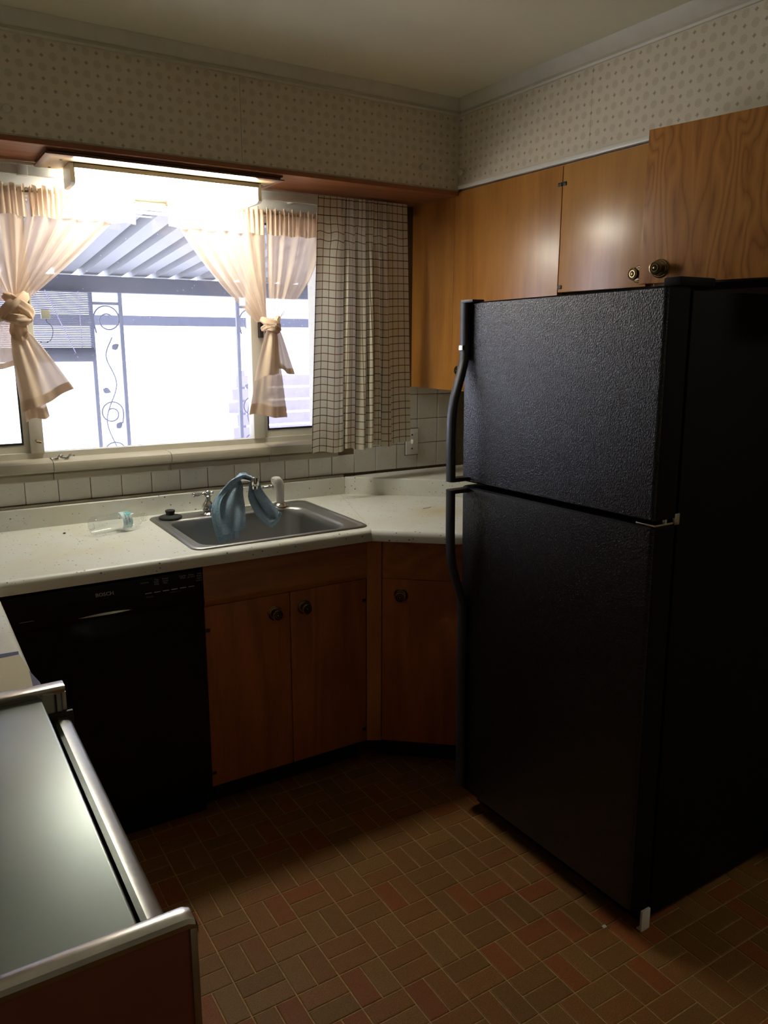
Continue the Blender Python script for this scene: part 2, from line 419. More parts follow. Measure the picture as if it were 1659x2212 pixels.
M['knob_white'] = plain('white_porcelain', (0.60, 0.56, 0.47), 0.25, var=0.04)
M['maroon'] = plain('maroon_enamel', (0.20, 0.048, 0.027), 0.28, var=0.35, scale=5, coat=0.3)
M['grey_enamel'] = plain('grey_enamel', (0.30, 0.29, 0.25), 0.4, 0.3, 0.25, 14)
M['towel'] = plain('blue_terry', (0.32, 0.435, 0.55), 0.95, var=0.35, scale=160, bump=0.9, bscale=420, spec=0.1)
M['towel_trim'] = plain('blue_loop_trim', (0.34, 0.52, 0.70), 0.95, var=0.6, scale=230, bump=1.0, bscale=260, spec=0.1)
M['sheer'] = cloth('peach_sheer', (0.86, 0.70, 0.55), 0.66, 0.5)
M['sheer_double'] = cloth('peach_sheer_hem', (0.80, 0.63, 0.47), 0.92, 0.30)
M['sheer_knot'] = cloth('peach_sheer_bunched', (0.80, 0.61, 0.44), 0.97, 0.35)
M['sheer_tail'] = cloth('peach_sheer_layered', (0.84, 0.68, 0.52), 0.955, 0.22)
M['plaid'] = plaid()
M['glass'] = glass('window_glass', (0.97, 0.98, 1.0), 0.016)
M['pet'] = glass('clear_plastic', (0.93, 0.945, 0.94), 0.022, 1.62)
M['diffuser'] = emit('lit_diffuser', (0.985, 0.965, 0.84), LAMP_STRENGTH); M['dome'] = emit('lit_dome', (1.0, 0.955, 0.77), DOME_STRENGTH)
M['patio'] = plain('patio_white_paint', (0.26, 0.27, 0.295), 0.5, var=0.08)
M['patio_beam'] = plain('patio_beam_paint', (0.10, 0.105, 0.13), 0.6, var=0.1)
M['wrought'] = plain('hazed_wrought_iron', (0.20, 0.21, 0.27), 0.5, var=0.2)  # glass haze over the dark iron is put into this paler, bluish colour
M['blind'] = cloth('reed_blind', (0.30, 0.31, 0.37), 0.92, 0.4)
M['fence'] = plain('weathered_shaded_fence', (0.36, 0.32, 0.46), 0.8, var=0.2, scale=8)  # grey boards, the purple of their shaded side put into the colour
M['concrete'] = plain('pale_concrete', (0.75, 0.74, 0.72), 0.9, var=0.08)
M['cream_box'] = plain('aged_cream_plastic', (0.48, 0.46, 0.34), 0.5)
M['paper_sheet'] = plain('aged_paper', (0.56, 0.49, 0.33), 0.7, var=0.05)
M['navy'] = plain('navy_card', (0.018, 0.022, 0.085), 0.5)
M['print'] = plain('pale_print', (0.85, 0.86, 0.88), 0.5)
M['print_dim'] = plain('faint_print', (0.34, 0.34, 0.36), 0.5)
M['ink'] = plain('dark_ink', (0.02, 0.03, 0.06), 0.6)
M['label'] = plain('pale_blue_label', (0.50, 0.66, 0.68), 0.45, var=0.25, scale=28)
M['teal'] = plain('teal_label_print', (0.10, 0.42, 0.42), 0.45, var=0.2, scale=40)

# ================================================================== SETTING
XL, XR, YR, ZC = -1.24, 1.485, -4.3, 2.42
XC = 1.17                      # upper cabinet front
# --- floor: recessed joint bed with one block per brick
structure('floor', bx((XL-0.05, YR-0.05, -0.06), (3.65, 0.12, -0.0022)), M['floor_grout'])
FLOOR = bpy.data.objects['floor']
def brick_mesh(name, lx, ly, mi):
    bm = B(); h = 0.0022; g = 0.0019; e = 0.0022
    X, Y = lx/2-g, ly/2-g
    loft(bm, [[(-X, -Y, -h), (X, -Y, -h), (X, Y, -h), (-X, Y, -h)], [(-X, -Y, -0.0009), (X, -Y, -0.0009), (X, Y, -0.0009), (-X, Y, -0.0009)],
              [(-X+e, -Y+e, 0), (X-e, -Y+e, 0), (X-e, Y-e, 0), (-X+e, Y-e, 0)]])
    me = bpy.data.meshes.new(name); bm.to_mesh(me); bm.free(); me.materials.append(M['brick'][mi]); return me
A_ = 0.1158
BR = {(d, k): brick_mesh('brick', A_ if d == 0 else A_/2, A_/2 if d == 0 else A_, k) for d in (0, 1) for k in range(4)}
def floor_seen(x, y):
    if x < -0.56 or y > -0.52 or (x > 0.80 and y > -1.72 and y < -0.9): return False
    if y > -0.62-0.839*(x-0.593)+0.06 and x > 0.593: return False
    p = to_px((x, y, 0))
    return p and -30 < p[0] < 1690 and p[1] < 2240 and not (p[1] > 1980 and p[0] < 425-20)
cells = []
for i in range(-14, 30):
    for j in range(-28, 12):
        x0, y0 = 0.264+i*A_, -1.181+j*A_
        if x0 < XL-0.1 or x0 > (XR if y0 > -2.0 else 3.6) or y0 < YR or y0 > -0.4: continue
        hor = (i+j) % 2 == 0
        for k in range(2):
            c = (x0+A_/2, y0+A_*(0.25+0.5*k)) if hor else (x0+A_*(0.25+0.5*k), y0+A_/2)
            mi = random.choices((0, 1, 2, 3), (40, 22, 20, 18))[0]
            cells.append((c, 0 if hor else 1, mi, floor_seen(*c)))
cam_xy = Vector(CAM['loc'][:2])
seen = sorted([c for c in cells if c[3]], key=lambda c: (Vector(c[0])-cam_xy).length)
single = set(id(c) for c in seen[:298])
rest = B()
for c in cells:
    if id(c) in single:
        o = bpy.data.objects.new('brick', BR[(c[1], c[2])]); COL.objects.link(o); o.parent = FLOOR; o.location = (*c[0], 0)
    else:
        n0, f0 = len(rest.verts), len(rest.faces); rest.from_mesh(BR[(c[1], c[2])]); rest.verts.ensure_lookup_table(); rest.faces.ensure_lookup_table()
        bmesh.ops.translate(rest, verts=rest.verts[n0:], vec=(*c[0], 0))
        for f in rest.faces[f0:]: f.material_index = c[2]
ro = obj('brick_field', rest, M['brick'], FLOOR); ro['kind'] = 'stuff'

# --- walls
WX0, WX1, WZ0, WZ1 = -0.70, 0.80, 1.140, 2.035    # window opening
def wall_with_hole(y0, y1, x0, x1, z0, z1, hx0, hx1, hz0, hz1):
    bm = B()
    box(bm, (x0, y0, z0), (hx0, y1, z1)); box(bm, (hx1, y0, z0), (x1, y1, z1))
    box(bm, (hx0, y0, z0), (hx1, y1, hz0)); box(bm, (hx0, y0, hz1), (hx1, y1, z1)); return bm
WALL = structure('wall_back', wall_with_hole(0.006, 0.15, XL-0.05, XR+0.05, 0.0, ZC, WX0, WX1, WZ0, WZ1), M['grout'])
structure('wall_left', bx((XL-0.1, YR, 0), (XL, 0.006, ZC)), M['left_paint'])
structure('wall_right', bx((XR, -1.975, 0), (XR+0.1, 0.006, ZC)), M['wallpaint'])
structure('wall_dining', bx((XR+0.1, -1.975, 0), (3.6, -1.875, ZC)), M['wallpaint'])
structure('wall_far_right', bx((3.6, YR, 0), (3.7, -1.875, ZC)), M['wallpaint'])
structure('wall_front', bx((XL-0.1, YR-0.1, 0), (3.7, YR, ZC)), M['wallpaint'])
structure('ceiling', bx((XL-0.1, YR-0.1, ZC), (3.7, 0.15, ZC+0.06)), M['plaster'])
# --- wall tiles: every tile a block of its own on the grout bed
TP, TX0, TZ0 = 0.1080, -0.408, 0.9906
def tile_mesh(h):
    g = 0.0011; bm = bx((g, 0.0, g), (TP-g, 0.010, h-g), 0.0016, 1)
    me = bpy.data.meshes.new('tile'); bm.to_mesh(me); bm.free(); me.materials.append(M['tile'])
    me.polygons.foreach_set('use_smooth', [True]*len(me.polygons)); me.set_sharp_from_angle(angle=0.6); return me
T_full, T_cut = tile_mesh(TP), tile_mesh(0.082)
for i in range(-3, 18):
    x = TX0+i*TP
    if x+TP > XR+0.01: continue
    rows = 10 if x > WX1-0.02 else 1
    for k in range(rows):
        if x > XC+0.03 and k > 3: continue
        o = bpy.data.objects.new('tile', T_full if rows > 1 else T_cut); COL.objects.link(o); o.parent = WALL
        o.location = (x, 0.0+random.uniform(-0.0006, 0.0006), TZ0+k*TP)
# grimy strip between tile and backsplash
structure('trim_1', bx((XL, -0.012, 0.9815), (0.83, 0.006, 0.9900), 0.001), M['dirty_trim'])

# --- window
W1 = structure('window_1', wall_with_hole(0.045, 0.085, WX0, WX1, WZ0, WZ1, WX0+0.03, WX1-0.03, WZ0+0.022, WZ1-0.03), M['trim'])
for xa, xb in ((-0.372, -0.327), (0.452, 0.500)):
    obj('mullion', bx((xa, 0.038, WZ0+0.02), (xb, 0.09, WZ1-0.02), 0.004), M['trim'], W1)
for xa, xb in ((-0.672, -0.372), (0.500, 0.772)):
    s = wall_with_hole(0.055, 0.078, xa, xb, WZ0+0.022, WZ1-0.03, xa+0.022, xb-0.022, WZ0+0.055, WZ1-0.055)
    obj('sash', s, M['trim'], W1)
    dk = wall_with_hole(0.0535, 0.0555, xa+0.018, xb-0.018, WZ0+0.05, WZ1-0.05, xa+0.024, xb-0.024, WZ0+0.058, WZ1-0.058)
    obj('gasket', dk, M['rubber'], W1)
obj('pane', bx((-0.329, 0.062, WZ0+0.02), (0.454, 0.066, WZ1-0.028)), M['glass'], W1)
obj('pane', bx((-0.654, 0.066, WZ0+0.05), (-0.390, 0.070, WZ1-0.05)), M['glass'], W1)
obj('pane', bx((0.518, 0.066, WZ0+0.05), (0.754, 0.070, WZ1-0.05)), M['glass'], W1)
hd = B()
for z in (1.992, 1.978): box(hd, (-0.326, 0.036, z), (0.451, 0.050, z+0.010), 0.002)
obj('head_rail', hd, M['white_metal'], W1)
obj('head_board', bx((WX0-0.05, -0.012, 2.020), (0.80, 0.04, 2.0880), 0.002), M['white_metal'], W1)
# latches on the mullions
obj('latch', bx((-0.352, 0.020, 1.615), (-0.335, 0.040, 1.675), 0.003), M['worn_chrome'], W1)
obj('latch', bx((0.480, 0.018, 1.555), (0.496, 0.040, 1.615), 0.003), M['iron'], W1)
lt = B(); tube(lt, [(-0.352, 0.038, 1.205), (-0.352, 0.022, 1.203), (-0.338, 0.018, 1.200)], 0.004, 8); obj('catch', lt, M['brass'], W1)
# sill of rounded trim tiles
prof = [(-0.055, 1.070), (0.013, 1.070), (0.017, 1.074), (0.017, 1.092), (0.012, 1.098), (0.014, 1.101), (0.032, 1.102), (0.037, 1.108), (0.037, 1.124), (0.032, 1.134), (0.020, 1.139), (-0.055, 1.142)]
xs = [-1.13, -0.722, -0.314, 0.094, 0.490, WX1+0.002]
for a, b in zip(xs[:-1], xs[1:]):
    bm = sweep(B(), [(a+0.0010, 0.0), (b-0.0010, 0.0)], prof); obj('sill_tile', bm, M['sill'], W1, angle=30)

# --- soffits, crown, wood underside
DS = -0.318
structure('wall_soffit_back', bx((XL, DS, 2.1090), (XC+0.005, 0.006, ZC)), M['paper_x'])
structure('wall_soffit_right', bx((XC+0.004, -1.975, 2.1225), (XR, 0.006, ZC)), M['paper_y'])
SB = bpy.data.objects['wall_soffit_back']; SR = bpy.data.objects['wall_soffit_right']
obj('paper_seam', bx((0.2925, DS-0.0006, 2.110), (0.2945, DS+0.001, 2.37)), M['dirty_trim'], SB)
obj('paper_seam', bx((XC+0.0034, -0.985, 2.128), (XC+0.005, -0.983, 2.37)), M['paper_y'], SR)
structure('trim_2', bx((XL, DS-0.004, 2.0885), (XC-0.001, 0.006, 2.1040), 0.002), M['soffit_wood'])
structure('trim_3', bx((XL, DS-0.003, 2.1040), (XC+0.002, DS+0.01, 2.1092), 0.001), M['dirty_trim'])
structure('trim_4', bx((XC-0.006, -1.975, 2.1095), (XC+0.02, DS-0.005, 2.1235), 0.002), M['white_metal'])
cp = [(0.0, 2.368), (0.007, 2.368), (0.010, 2.374), (0.007, 2.380), (0.006, 2.384), (0.012, 2.388), (0.030, 2.412), (0.036, 2.4195), (0.0, 2.4195)]
structure('trim_5', sweep(B(), [(XL, DS), (XC+0.004, DS), (XC+0.004, -1.975)], cp), M['trim'], angle=25)
def wknob(x, y, z, ax, parent):
    bm = lathe(B(), [(0.0, 0.0), (0.006, 0.0), (0.005, 0.006), (0.011, 0.011), (0.0125, 0.017), (0.010, 0.023), (0.0, 0.025)], (x, y, z), ax, 16)
    obj('knob', bm, M['knob_white'], parent)
wknob(-0.400, DS, 2.168, (0, -1, 0), SB); wknob(0.993, DS, 2.170, (0, -1, 0), SB)
wknob(XC+0.004, -0.345, 2.168, (-1, 0, 0), SR)
# round ceiling light of the dining corner behind the camera (its glow shows in the window panes)
t = thing('ceiling_light', 'lit round dome ceiling light in the dining corner, glowing in the window panes', 'light', (2.05, -3.1, ZC))
obj('canopy', lathe(B(), [(0.0, 0.0), (0.17, 0.0), (0.17, 0.018), (0.0, 0.020)], (2.05, -3.1, ZC-0.0005), (0, 0, -1), 32), M['brass'], t)
obj('dome', lathe(B(), [(0.0, 0.016), (0.155, 0.016), (0.158, 0.03), (0.140, 0.062), (0.09, 0.085), (0.0, 0.094)], (2.05, -3.1, ZC-0.0005), (0, 0, -1), 32), M['dome'], t)
obj('finial', lathe(B(), [(0.0, 0.092), (0.012, 0.094), (0.010, 0.104), (0.014, 0.112), (0.0, 0.120)], (2.05, -3.1, ZC-0.0005), (0, 0, -1), 16), M['brass'], t)

# ================================================================== CABINETS
def knob_bm(kind, base, axis):
    """concentric ring knob: rosette, stem and ringed head; returns rosette bm, head bm, recess bm"""
    ros = lathe(B(), [(0.0, 0.0), (0.0245, 0.0), (0.0250, 0.002), (0.0225, 0.004), (0.0205, 0.0035), (0.0185, 0.006), (0.0150, 0.007), (0.0, 0.008)], base, axis, 28)
    head = lathe(B(), [(0.0075, 0.006), (0.0075, 0.015), (0.0165, 0.019), (0.0185, 0.024), (0.0175, 0.0285), (0.0148, 0.0296), (0.0140, 0.0275), (0.0112, 0.0275),
                       (0.0104, 0.0305), (0.0080, 0.0305), (0.0073, 0.0280), (0.0050, 0.0280), (0.0042, 0.0310), (0.0, 0.0320)], base, axis, 28)
    rec = B()
    for r in (0.0126, 0.0061): lathe(rec, [(r-0.0012, 0.0276), (r+0.0012, 0.0276), (r+0.0012, 0.0285), (r-0.0012, 0.0285)], base, axis, 24)
    return ros, head, rec
def knob(parent, base, axis):
    a, b, c = knob_bm('', base, axis)
    o = obj('knob', b, M['brass'], parent, angle=30)
    merge(a, c, 1); obj('rosette', a, [M['brass'], M['brass_dark']], parent, angle=30)
    return o

def case_bm(lo, hi, t=0.016, front=None):
    """hollow carcass: sides, top, bottom, back; open on the side named front ('-x' or '-y')"""
    bm = B(); (x0, y0, z0), (x1, y1, z1) = lo, hi
    box(bm, (x0, y0, z0), (x1, y1, z0+t)); box(bm, (x0, y0, z1-t), (x1, y1, z1))
    if front == '-x':
        box(bm, (x1-t, y0, z0+t), (x1, y1, z1-t)); box(bm, (x0, y0, z0+t), (x1-t, y0+t, z1-t)); box(bm, (x0, y1-t, z0+t), (x1-t, y1, z1-t))
    else:
        box(bm, (x0, y1-t, z0+t), (x1, y1, z1-t)); box(bm, (x0, y0, z0+t), (x0+t, y1-t, z1-t)); box(bm, (x1-t, y0, z0+t), (x1, y1-t, z1-t))
    return bm
# --- tall upper cabinet beside the window
ZU0, ZU1 = 1.350, 2.106
t = thing('upper_cabinet', 'long honey veneer wall cabinet running from plaid curtain to the fridge top', 'cabinet', (XC+0.02, -0.45, ZU0))
obj('case', case_bm((XC+0.019, -0.882, ZU0), (XR-0.002, -0.002, ZU1), front='-x'), M['veneer'], t)
obj('blind_panel', bx((XC, -0.299, ZU0), (XC+0.018, -0.004, 2.1010), 0.0008), M['veneer'], t)
d = obj('door', bx((XC, -0.8785, ZU0), (XC+0.018, -0.3000, 2.1010), 0.0008), M['veneer'], t)
knob(d, (XC, -0.372, 1.432), (-1, 0, 0))
obj('face_rail', bx((XC+0.006, -0.882, 2.1010), (XC+0.019, -0.004, 2.1060)), M['veneer'], t)
obj('gap_dark_strip', bx((1.118, -0.010, ZU0), (XC+0.018, -0.001, 2.1050)), M['cab_in'], t)  # dark strip added to darken the gap between curtain and cabinet
for z in (2.045, 1.425): obj('hinge', bx((XC-0.0035, -0.8785, z-0.006), (XC+0.001, -0.862, z+0.006), 0.001), M['iron'], t)
# --- short cabinets above the fridge
ZF0 = 1.706
t = thing('fridge_top_cabinet', 'short wall cabinet above the fridge with one figured door ajar', 'cabinet', (XC+0.02, -1.4, ZF0))
obj('case', case_bm((XC+0.019, -1.95, ZF0), (XR-0.002, -0.884, ZU1), front='-x'), M['cab_in'], t)
ff = B(); box(ff, (XC+0.0185, -1.262, ZF0), (XC+0.036, -1.225, ZU1)); obj('stile', ff, M['veneer_b'], t)
obj('face_rail', bx((XC+0.006, -1.95, 2.1010), (XC+0.019, -0.883, 2.1060)), M['veneer_b'], t)
obj('gap_shade_panel', bx((XR-0.022, -1.95, 1.45), (XR-0.004, -0.884, ZF0-0.001)), M['cab_in'], t)  # added dark panel, stands in for the shade in the gap above the fridge
d = obj('door', bx((XC, -1.245, ZF0), (XC+0.018, -0.8825, 2.1010), 0.0008), M['veneer_b'], t)
knob(d, (XC, -1.219, 1.742), (-1, 0, 0))
for z in (2.045, 1.722): obj('hinge', bx((XC-0.0035, -0.8985, z-0.006), (XC+0.001, -0.8825, z+0.006), 0.001), M['iron'], t)
# door C, hung at its far end and standing open a little
HY, HX, LEN = -1.945, XC-0.002, 0.635
ang = math.asin(0.115/LEN)
def dC(lo, hi):                          # local: along door from hinge, thickness, z
    return lo, hi
bm = bx((0, 0, ZF0-0.002), (LEN, 0.019, 2.103), 0.0009)
MC = Matrix.Translation((HX, HY, 0)) @ Matrix.Rotation(PI/2+ang, 4, 'Z')
MC2 = MC @ Matrix.Translation((0, 0, 0))
bm.transform(MC2 @ Matrix.Scale(-1, 4, (0, 1, 0)))
bmesh.ops.reverse_faces(bm, faces=bm.faces[:])
d = obj('door', bm, M['veneer_c'], t); d['label'] = 'figured darker veneer door standing ajar'
nC = Vector((-math.cos(ang), -math.sin(ang), 0)); dirC = Vector((-math.sin(ang), math.cos(ang), 0))
kb = Vector((HX, HY, 0))+dirC*(LEN-0.062); kb.z = 1.742
knob(d, kb, nC)
for z in (2.045, 1.75):
    h = bx((HX-0.004, HY-0.012, z-0.006), (HX+0.012, HY+0.004, z+0.006), 0.001); obj('hinge', h, M['iron'], t)

# --- base cabinet under the sink
YD = -0.600
t = thing('base_cabinet', 'reddish wood sink base cabinet with two doors below a false drawer front', 'cabinet', (0.3, -0.3, 0))
cb = B()
box(cb, (0.001, -0.58, 0.100), (0.017, -0.03, 0.868)); box(cb, (0.577, -0.58, 0.100), (0.593, -0.03, 0.868))
box(cb, (0.017, -0.58, 0.100), (0.577, -0.03, 0.116)); box(cb, (0.017, -0.046, 0.116), (0.577, -0.03, 0.868))
box(cb, (0.001, -0.582, 0.715), (0.593, -0.566, 0.74)); box(cb, (0.001, -0.582, 0.846), (0.593, -0.566, 0.868)); box(cb, (0.285, -0.582, 0.116), (0.308, -0.566, 0.715))
obj('case', cb, M['base_wood'], t)
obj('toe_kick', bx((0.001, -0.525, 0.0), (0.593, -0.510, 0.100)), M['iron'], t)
def profile_front(x0, x1, z0, z1):
    """drawer front whose lower and upper edges are shaped back"""
    pr = [(YD+0.018, z0), (YD-0.001, z0), (YD-0.007, z0+0.012), (YD-0.008, z0+0.022), (YD-0.003, z0+0.034), (YD-0.003, z1-0.004), (YD, z1), (YD+0.018, z1)]
    return loft(B(), [[(x0, y, z) for y, z in pr], [(x1, y, z) for y, z in pr]])
obj('drawer_front', profile_front(0.002, 0.5925, 0.7285, 0.866), M['base_wood_x'], t, angle=50)
d1 = obj('door', bx((0.002, YD, 0.102), (0.2950, YD+0.018, 0.7265), 0.0012), M['base_wood'], t)
d2 = obj('door', bx((0.2975, YD, 0.102), (0.5915, YD+0.018, 0.7265), 0.0012), M['base_wood'], t)
knob(d1, (0.240, YD, 0.664), (0, -1, 0)); knob(d2, (0.347, YD, 0.666), (0, -1, 0))
for x, z in ((0.0035, 0.648), (0.0035, 0.150), (0.577, 0.648), (0.577, 0.150)):
    obj('hinge', bx((x, YD-0.003, z-0.005), (x+0.013, YD+0.001, z+0.005), 0.001), M['iron'], t)
# --- diagonal corner cabinet
TH = math.radians(-40); DU = Vector((math.cos(TH), math.sin(TH), 0)); DN = Vector((math.sin(TH), -math.cos(TH), 0))   # along, outward
P0 = Vector((0.5945, YD, 0)); P1 = P0+Vector((0.045, -0.026, 0))
def diag(bmx, s0, s1, n0, n1, z0, z1, bevel=0.0):
    """box in the diagonal frame: s along the front from P1, n outward"""
    t_ = bx((s0, n0, z0), (s1, n1, z1), bevel)
    t_.transform(Matrix(((DU.x, DN.x, 0, P1.x), (DU.y, DN.y, 0, P1.y), (0, 0, 1, 0), (0, 0, 0, 1))))
    bmesh.ops.reverse_faces(t_, faces=t_.faces[:])
    merge(bmx, t_); return bmx
t = thing('corner_cabinet', 'reddish wood diagonal corner base cabinet, partly behind the fridge', 'cabinet', (0.9, -0.5, 0))
pp = [(P0.x, P0.y), (P1.x, P1.y), (P1.x+0.012, P1.y+0.014), (P0.x+0.006, P0.y+0.016)]
obj('filler_post', prism(B(), pp[::-1], 0.100, 0.868), M['post_wood'], t)
obj('drawer_front', diag(B(), 0.003, 0.46, -0.018, 0.004, 0.7285, 0.866, 0.002), M['base_wood_x'], t)
d = obj('door', diag(B(), 0.003, 0.46, -0.018, 0.0, 0.102, 0.7265, 0.0012), M['base_wood'], t)
kp = P1+DU*0.070; kp.z = 0.668; knob(d, kp, DN)
cc = B(); diag(cc, 0.0, 0.46, -0.034, -0.0185, 0.100, 0.868); obj('case', cc, M['base_wood'], t)
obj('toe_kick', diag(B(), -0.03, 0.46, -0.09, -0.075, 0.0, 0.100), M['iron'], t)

# ================================================================== DISHWASHER
t = thing('dishwasher', 'black built-in dishwasher beneath the white counter', 'dishwasher', (-0.29, -0.3, 0))
DX0, DX1, DY = -0.574, -0.006, -0.612
obj('body', bx((DX0+0.004, -0.575, 0.10), (DX1-0.004, -0.03, 0.852)), M['black'], t)
obj('side_strip', bx((DX1+0.0005, -0.598, 0.10), (DX1+0.0055, -0.56, 0.866)), M['iron'], t)
# door with a scooped pocket under the handle
def door_front(u, v):
    x = DX0+u*(DX1-DX0); z = 0.105+v*(0.752-0.105)
    cx, cz = -0.298, 0.752
    q = ((x-cx)/0.105)**2+((z-cz)/0.045)**2
    return (x, DY+(0.020*(1-q)**0.7 if q < 1 else 0.0), z)
bm = grid(B(), 56, 40, door_front)
obj('door_panel', bm, M['black'], t, angle=60)
obj('door_core', bx((DX0+0.002, DY+0.022, 0.106), (DX1-0.002, -0.576, 0.752)), M['black'], t)
cpn = obj('control_panel', bx((DX0, DY-0.004, 0.7540), (DX1, -0.576, 0.8560), 0.003), M['black'], t)
hb = B(); n = 18
lo_, up_ = [], []
L1 = []
for k in range(n+1):
    s_ = k/n; x = -0.374+s_*0.152; hgt = 0.0088*math.sin(PI*s_)**0.8+0.0006
    zc = 0.7665+0.004*math.sin(PI*s_)
    L1.append([(x, DY-0.0045, zc-hgt*0.3), (x, DY-0.013*math.sin(PI*s_)-0.0055, zc-hgt*0.2), (x, DY-0.011*math.sin(PI*s_)-0.0055, zc+hgt*0.5), (x, DY-0.0045, zc+hgt*0.7)])
loft(hb, L1); bmesh.ops.recalc_face_normals(hb, faces=hb.faces[:]); h = obj('handle', hb, M['worn_chrome'], t); h['label'] = 'slim silver lens-shaped handle'
obj('toe_panel', bx((DX0+0.004, -0.560, 0.0), (DX1-0.004, -0.545, 0.098)), M['black'], t)
def panel_text(s, x, z, size, mat, align='CENTER', name='lettering', sp=1.0):
    m = Matrix.Translation((x, DY-0.0044, z)) @ Matrix.Rotation(PI/2, 4, 'X')
    return obj(name, text_bm(s, size, m, 0.0002, align=align, spacing=sp), mat, cpn, smooth=False)
panel_text('BOSCH', -0.297, 0.8215, 0.0158, M['print'], name='brand_lettering')
panel_text('BOSCH', -0.2964, 0.8215, 0.0158, M['print'], name='brand_lettering')
cols = [(-0.146, ('Top', 'Rack', 'Only')), (-0.119, ('Power', 'Scrub', 'Plus')), (-0.066, ('Regular', 'Wash')), (-0.040, ('Rinse', '& Hold')), (-0.014, ('Add', 'Rinse', 'Agent'))]
for i, (x, ls) in enumerate(cols):
    for k, s_ in enumerate(ls): panel_text(s_, x, 0.8440-0.0068*k-0.0004*i, 0.0074, M['print_dim'] if i < 9 else M['print'])
panel_text('Sanitized', -0.014, 0.8215, 0.0062, M['print_dim']); panel_text('Start/Cancel', -0.181, 0.8405, 0.0048, M['print_dim'])
panel_text('Delay Start', -0.168, 0.795, 0.0050, M['print_dim']); panel_text('Cancel Drain 3 sec', -0.09, 0.798, 0.0044, M['print_dim'])
for k in range(6):
    bm = bx((-0.181+k*0.0262, DY-0.0050, 0.8070), (-0.162+k*0.0262, DY-0.0038, 0.8086)); obj('button_mark', bm, M['print'], cpn)
obj('button_mark', bx((-0.527, DY-0.0050, 0.7820), (-0.490, DY-0.0038, 0.7832)), M['print_dim'], cpn)

# ================================================================== COUNTERTOP
YF = -0.634
CT, CB = 0.910, 0.870
LX = -0.578                                    # left run's front edge
NF = Vector((0.5935, YF))                      # front of the mitre
NB = Vector((0.815, -0.0005))                  # back of the mitre
MD = (NB-NF).normalized()
t = thing('countertop', 'off-white speckled laminate worktop with rolled front edge, dark joint at the corner', 'countertop', (0, -0.3, CB))
NO = [(-0.030, CB), (0.0, CB), (0.0, CT-0.020), (-0.0016, CT-0.0125), (-0.006, CT-0.0050), (-0.013, CT-0.0008), (-0.020, CT), (-0.030, CT)]
SX0, SX1, SY0, SY1 = -0.005, 0.600, -0.583, -0.080       # sink cut-out
bm = B(); yb = -0.0005; yi = YF+0.030
box(bm, (XL+0.002, yi, CB), (SX0, yb, CT)); box(bm, (SX0, SY1, CB), (SX1, yb, CT)); box(bm, (SX0, yi, CB), (SX1, SY0, CT))
def on_mitre(y): return NF.x+(y-NF.y)*MD.x/MD.y
e = 0.0006
prism(bm, [(SX1, yi), (on_mitre(yi)-e, yi), (on_mitre(yb)-e, yb), (SX1, yb)], CB, CT)
box(bm, (XL+0.002, -1.572, CB), (LX-0.030, yi, CT))
# rolled edge: the left run, inner corner, sink run to the mitre
lp = [Vector((LX, -1.572)), Vector((LX, YF)), NF-Vector((e, 0))]
def roll(bm, path, prof, last_dir=None, first_dir=None):
    loops = []
    for i, p in enumerate(path):
        if i == 0: d = (path[1]-p).normalized(); m = first_dir or Vector((d.y, -d.x))
        elif i == len(path)-1: d = (p-path[i-1]).normalized(); m = last_dir or Vector((d.y, -d.x))
        else:
            a = (p-path[i-1]).normalized(); b = (path[i+1]-p).normalized()
            n1, n2 = Vector((a.y, -a.x)), Vector((b.y, -b.x)); m = (n1+n2)/(1+n1.dot(n2))
        loops.append([(p.x+m.x*o, p.y+m.y*o, z) for o, z in prof])
    loft(bm, loops, True); return bm
mm = Vector((MD.x, MD.y))*(-1/ MD.y)           # unit outward step measured along the mitre (front run)
r_ = roll(B(), lp, NO, last_dir=mm); bmesh.ops.recalc_face_normals(r_, faces=r_.faces[:]); merge(bm, r_)
obj('section', bm, M['laminate'], t, angle=30)
# diagonal section
D2 = Vector((DU.x, DU.y)); N2 = Vector((DN.x, DN.y))
bm = B(); F0 = NF+Vector((e, 0)); F1 = F0+D2*0.50
m2 = Vector((MD.x, MD.y))*(-1/abs(MD.dot(N2)))
r_ = roll(B(), [F0, F1], NO, first_dir=m2); bmesh.ops.recalc_face_normals(r_, faces=r_.faces[:]); merge(bm, r_)
i0 = F0-m2*0.030; i1 = F1-N2*0.030
prism(bm, [(i0.x, i0.y), (i1.x, i1.y), (XR-0.002, -0.945), (XR-0.002, yb), (NB.x+e, yb)], CB, CT)
obj('section', bm, M['laminate'], t, angle=30)
ZB = 0.9815
bs = [(0.0, CT+0.0003), (0.0, ZB-0.003), (-0.003, ZB), (-0.020, ZB), (-0.020, CT+0.0003)]
q0 = Vector((0.8290, -0.0210))
bm = sweep(B(), [(XL+0.002, -0.0210), (q0.x-0.0008, q0.y)], bs); obj('backsplash', bm, M['laminate'], t, angle=30)
q1 = q0+D2*0.84
bm = sweep(B(), [(q0.x, q0.y), (q1.x, q1.y)], bs); obj('backsplash', bm, M['laminate'], t, angle=30)
bi = [q0-N2*0.021, q1-N2*0.021]
obj('corner_ledge', prism(B(), [(bi[0].x+0.014, -0.0012), (bi[0].x+0.014, bi[0].y-0.012), (XR-0.003, bi[0].y-0.012-(XR-0.003-bi[0].x-0.014)*math.tan(math.radians(40))), (XR-0.003, -0.0012)], 0.966, ZB-0.001), M['laminate'], t)

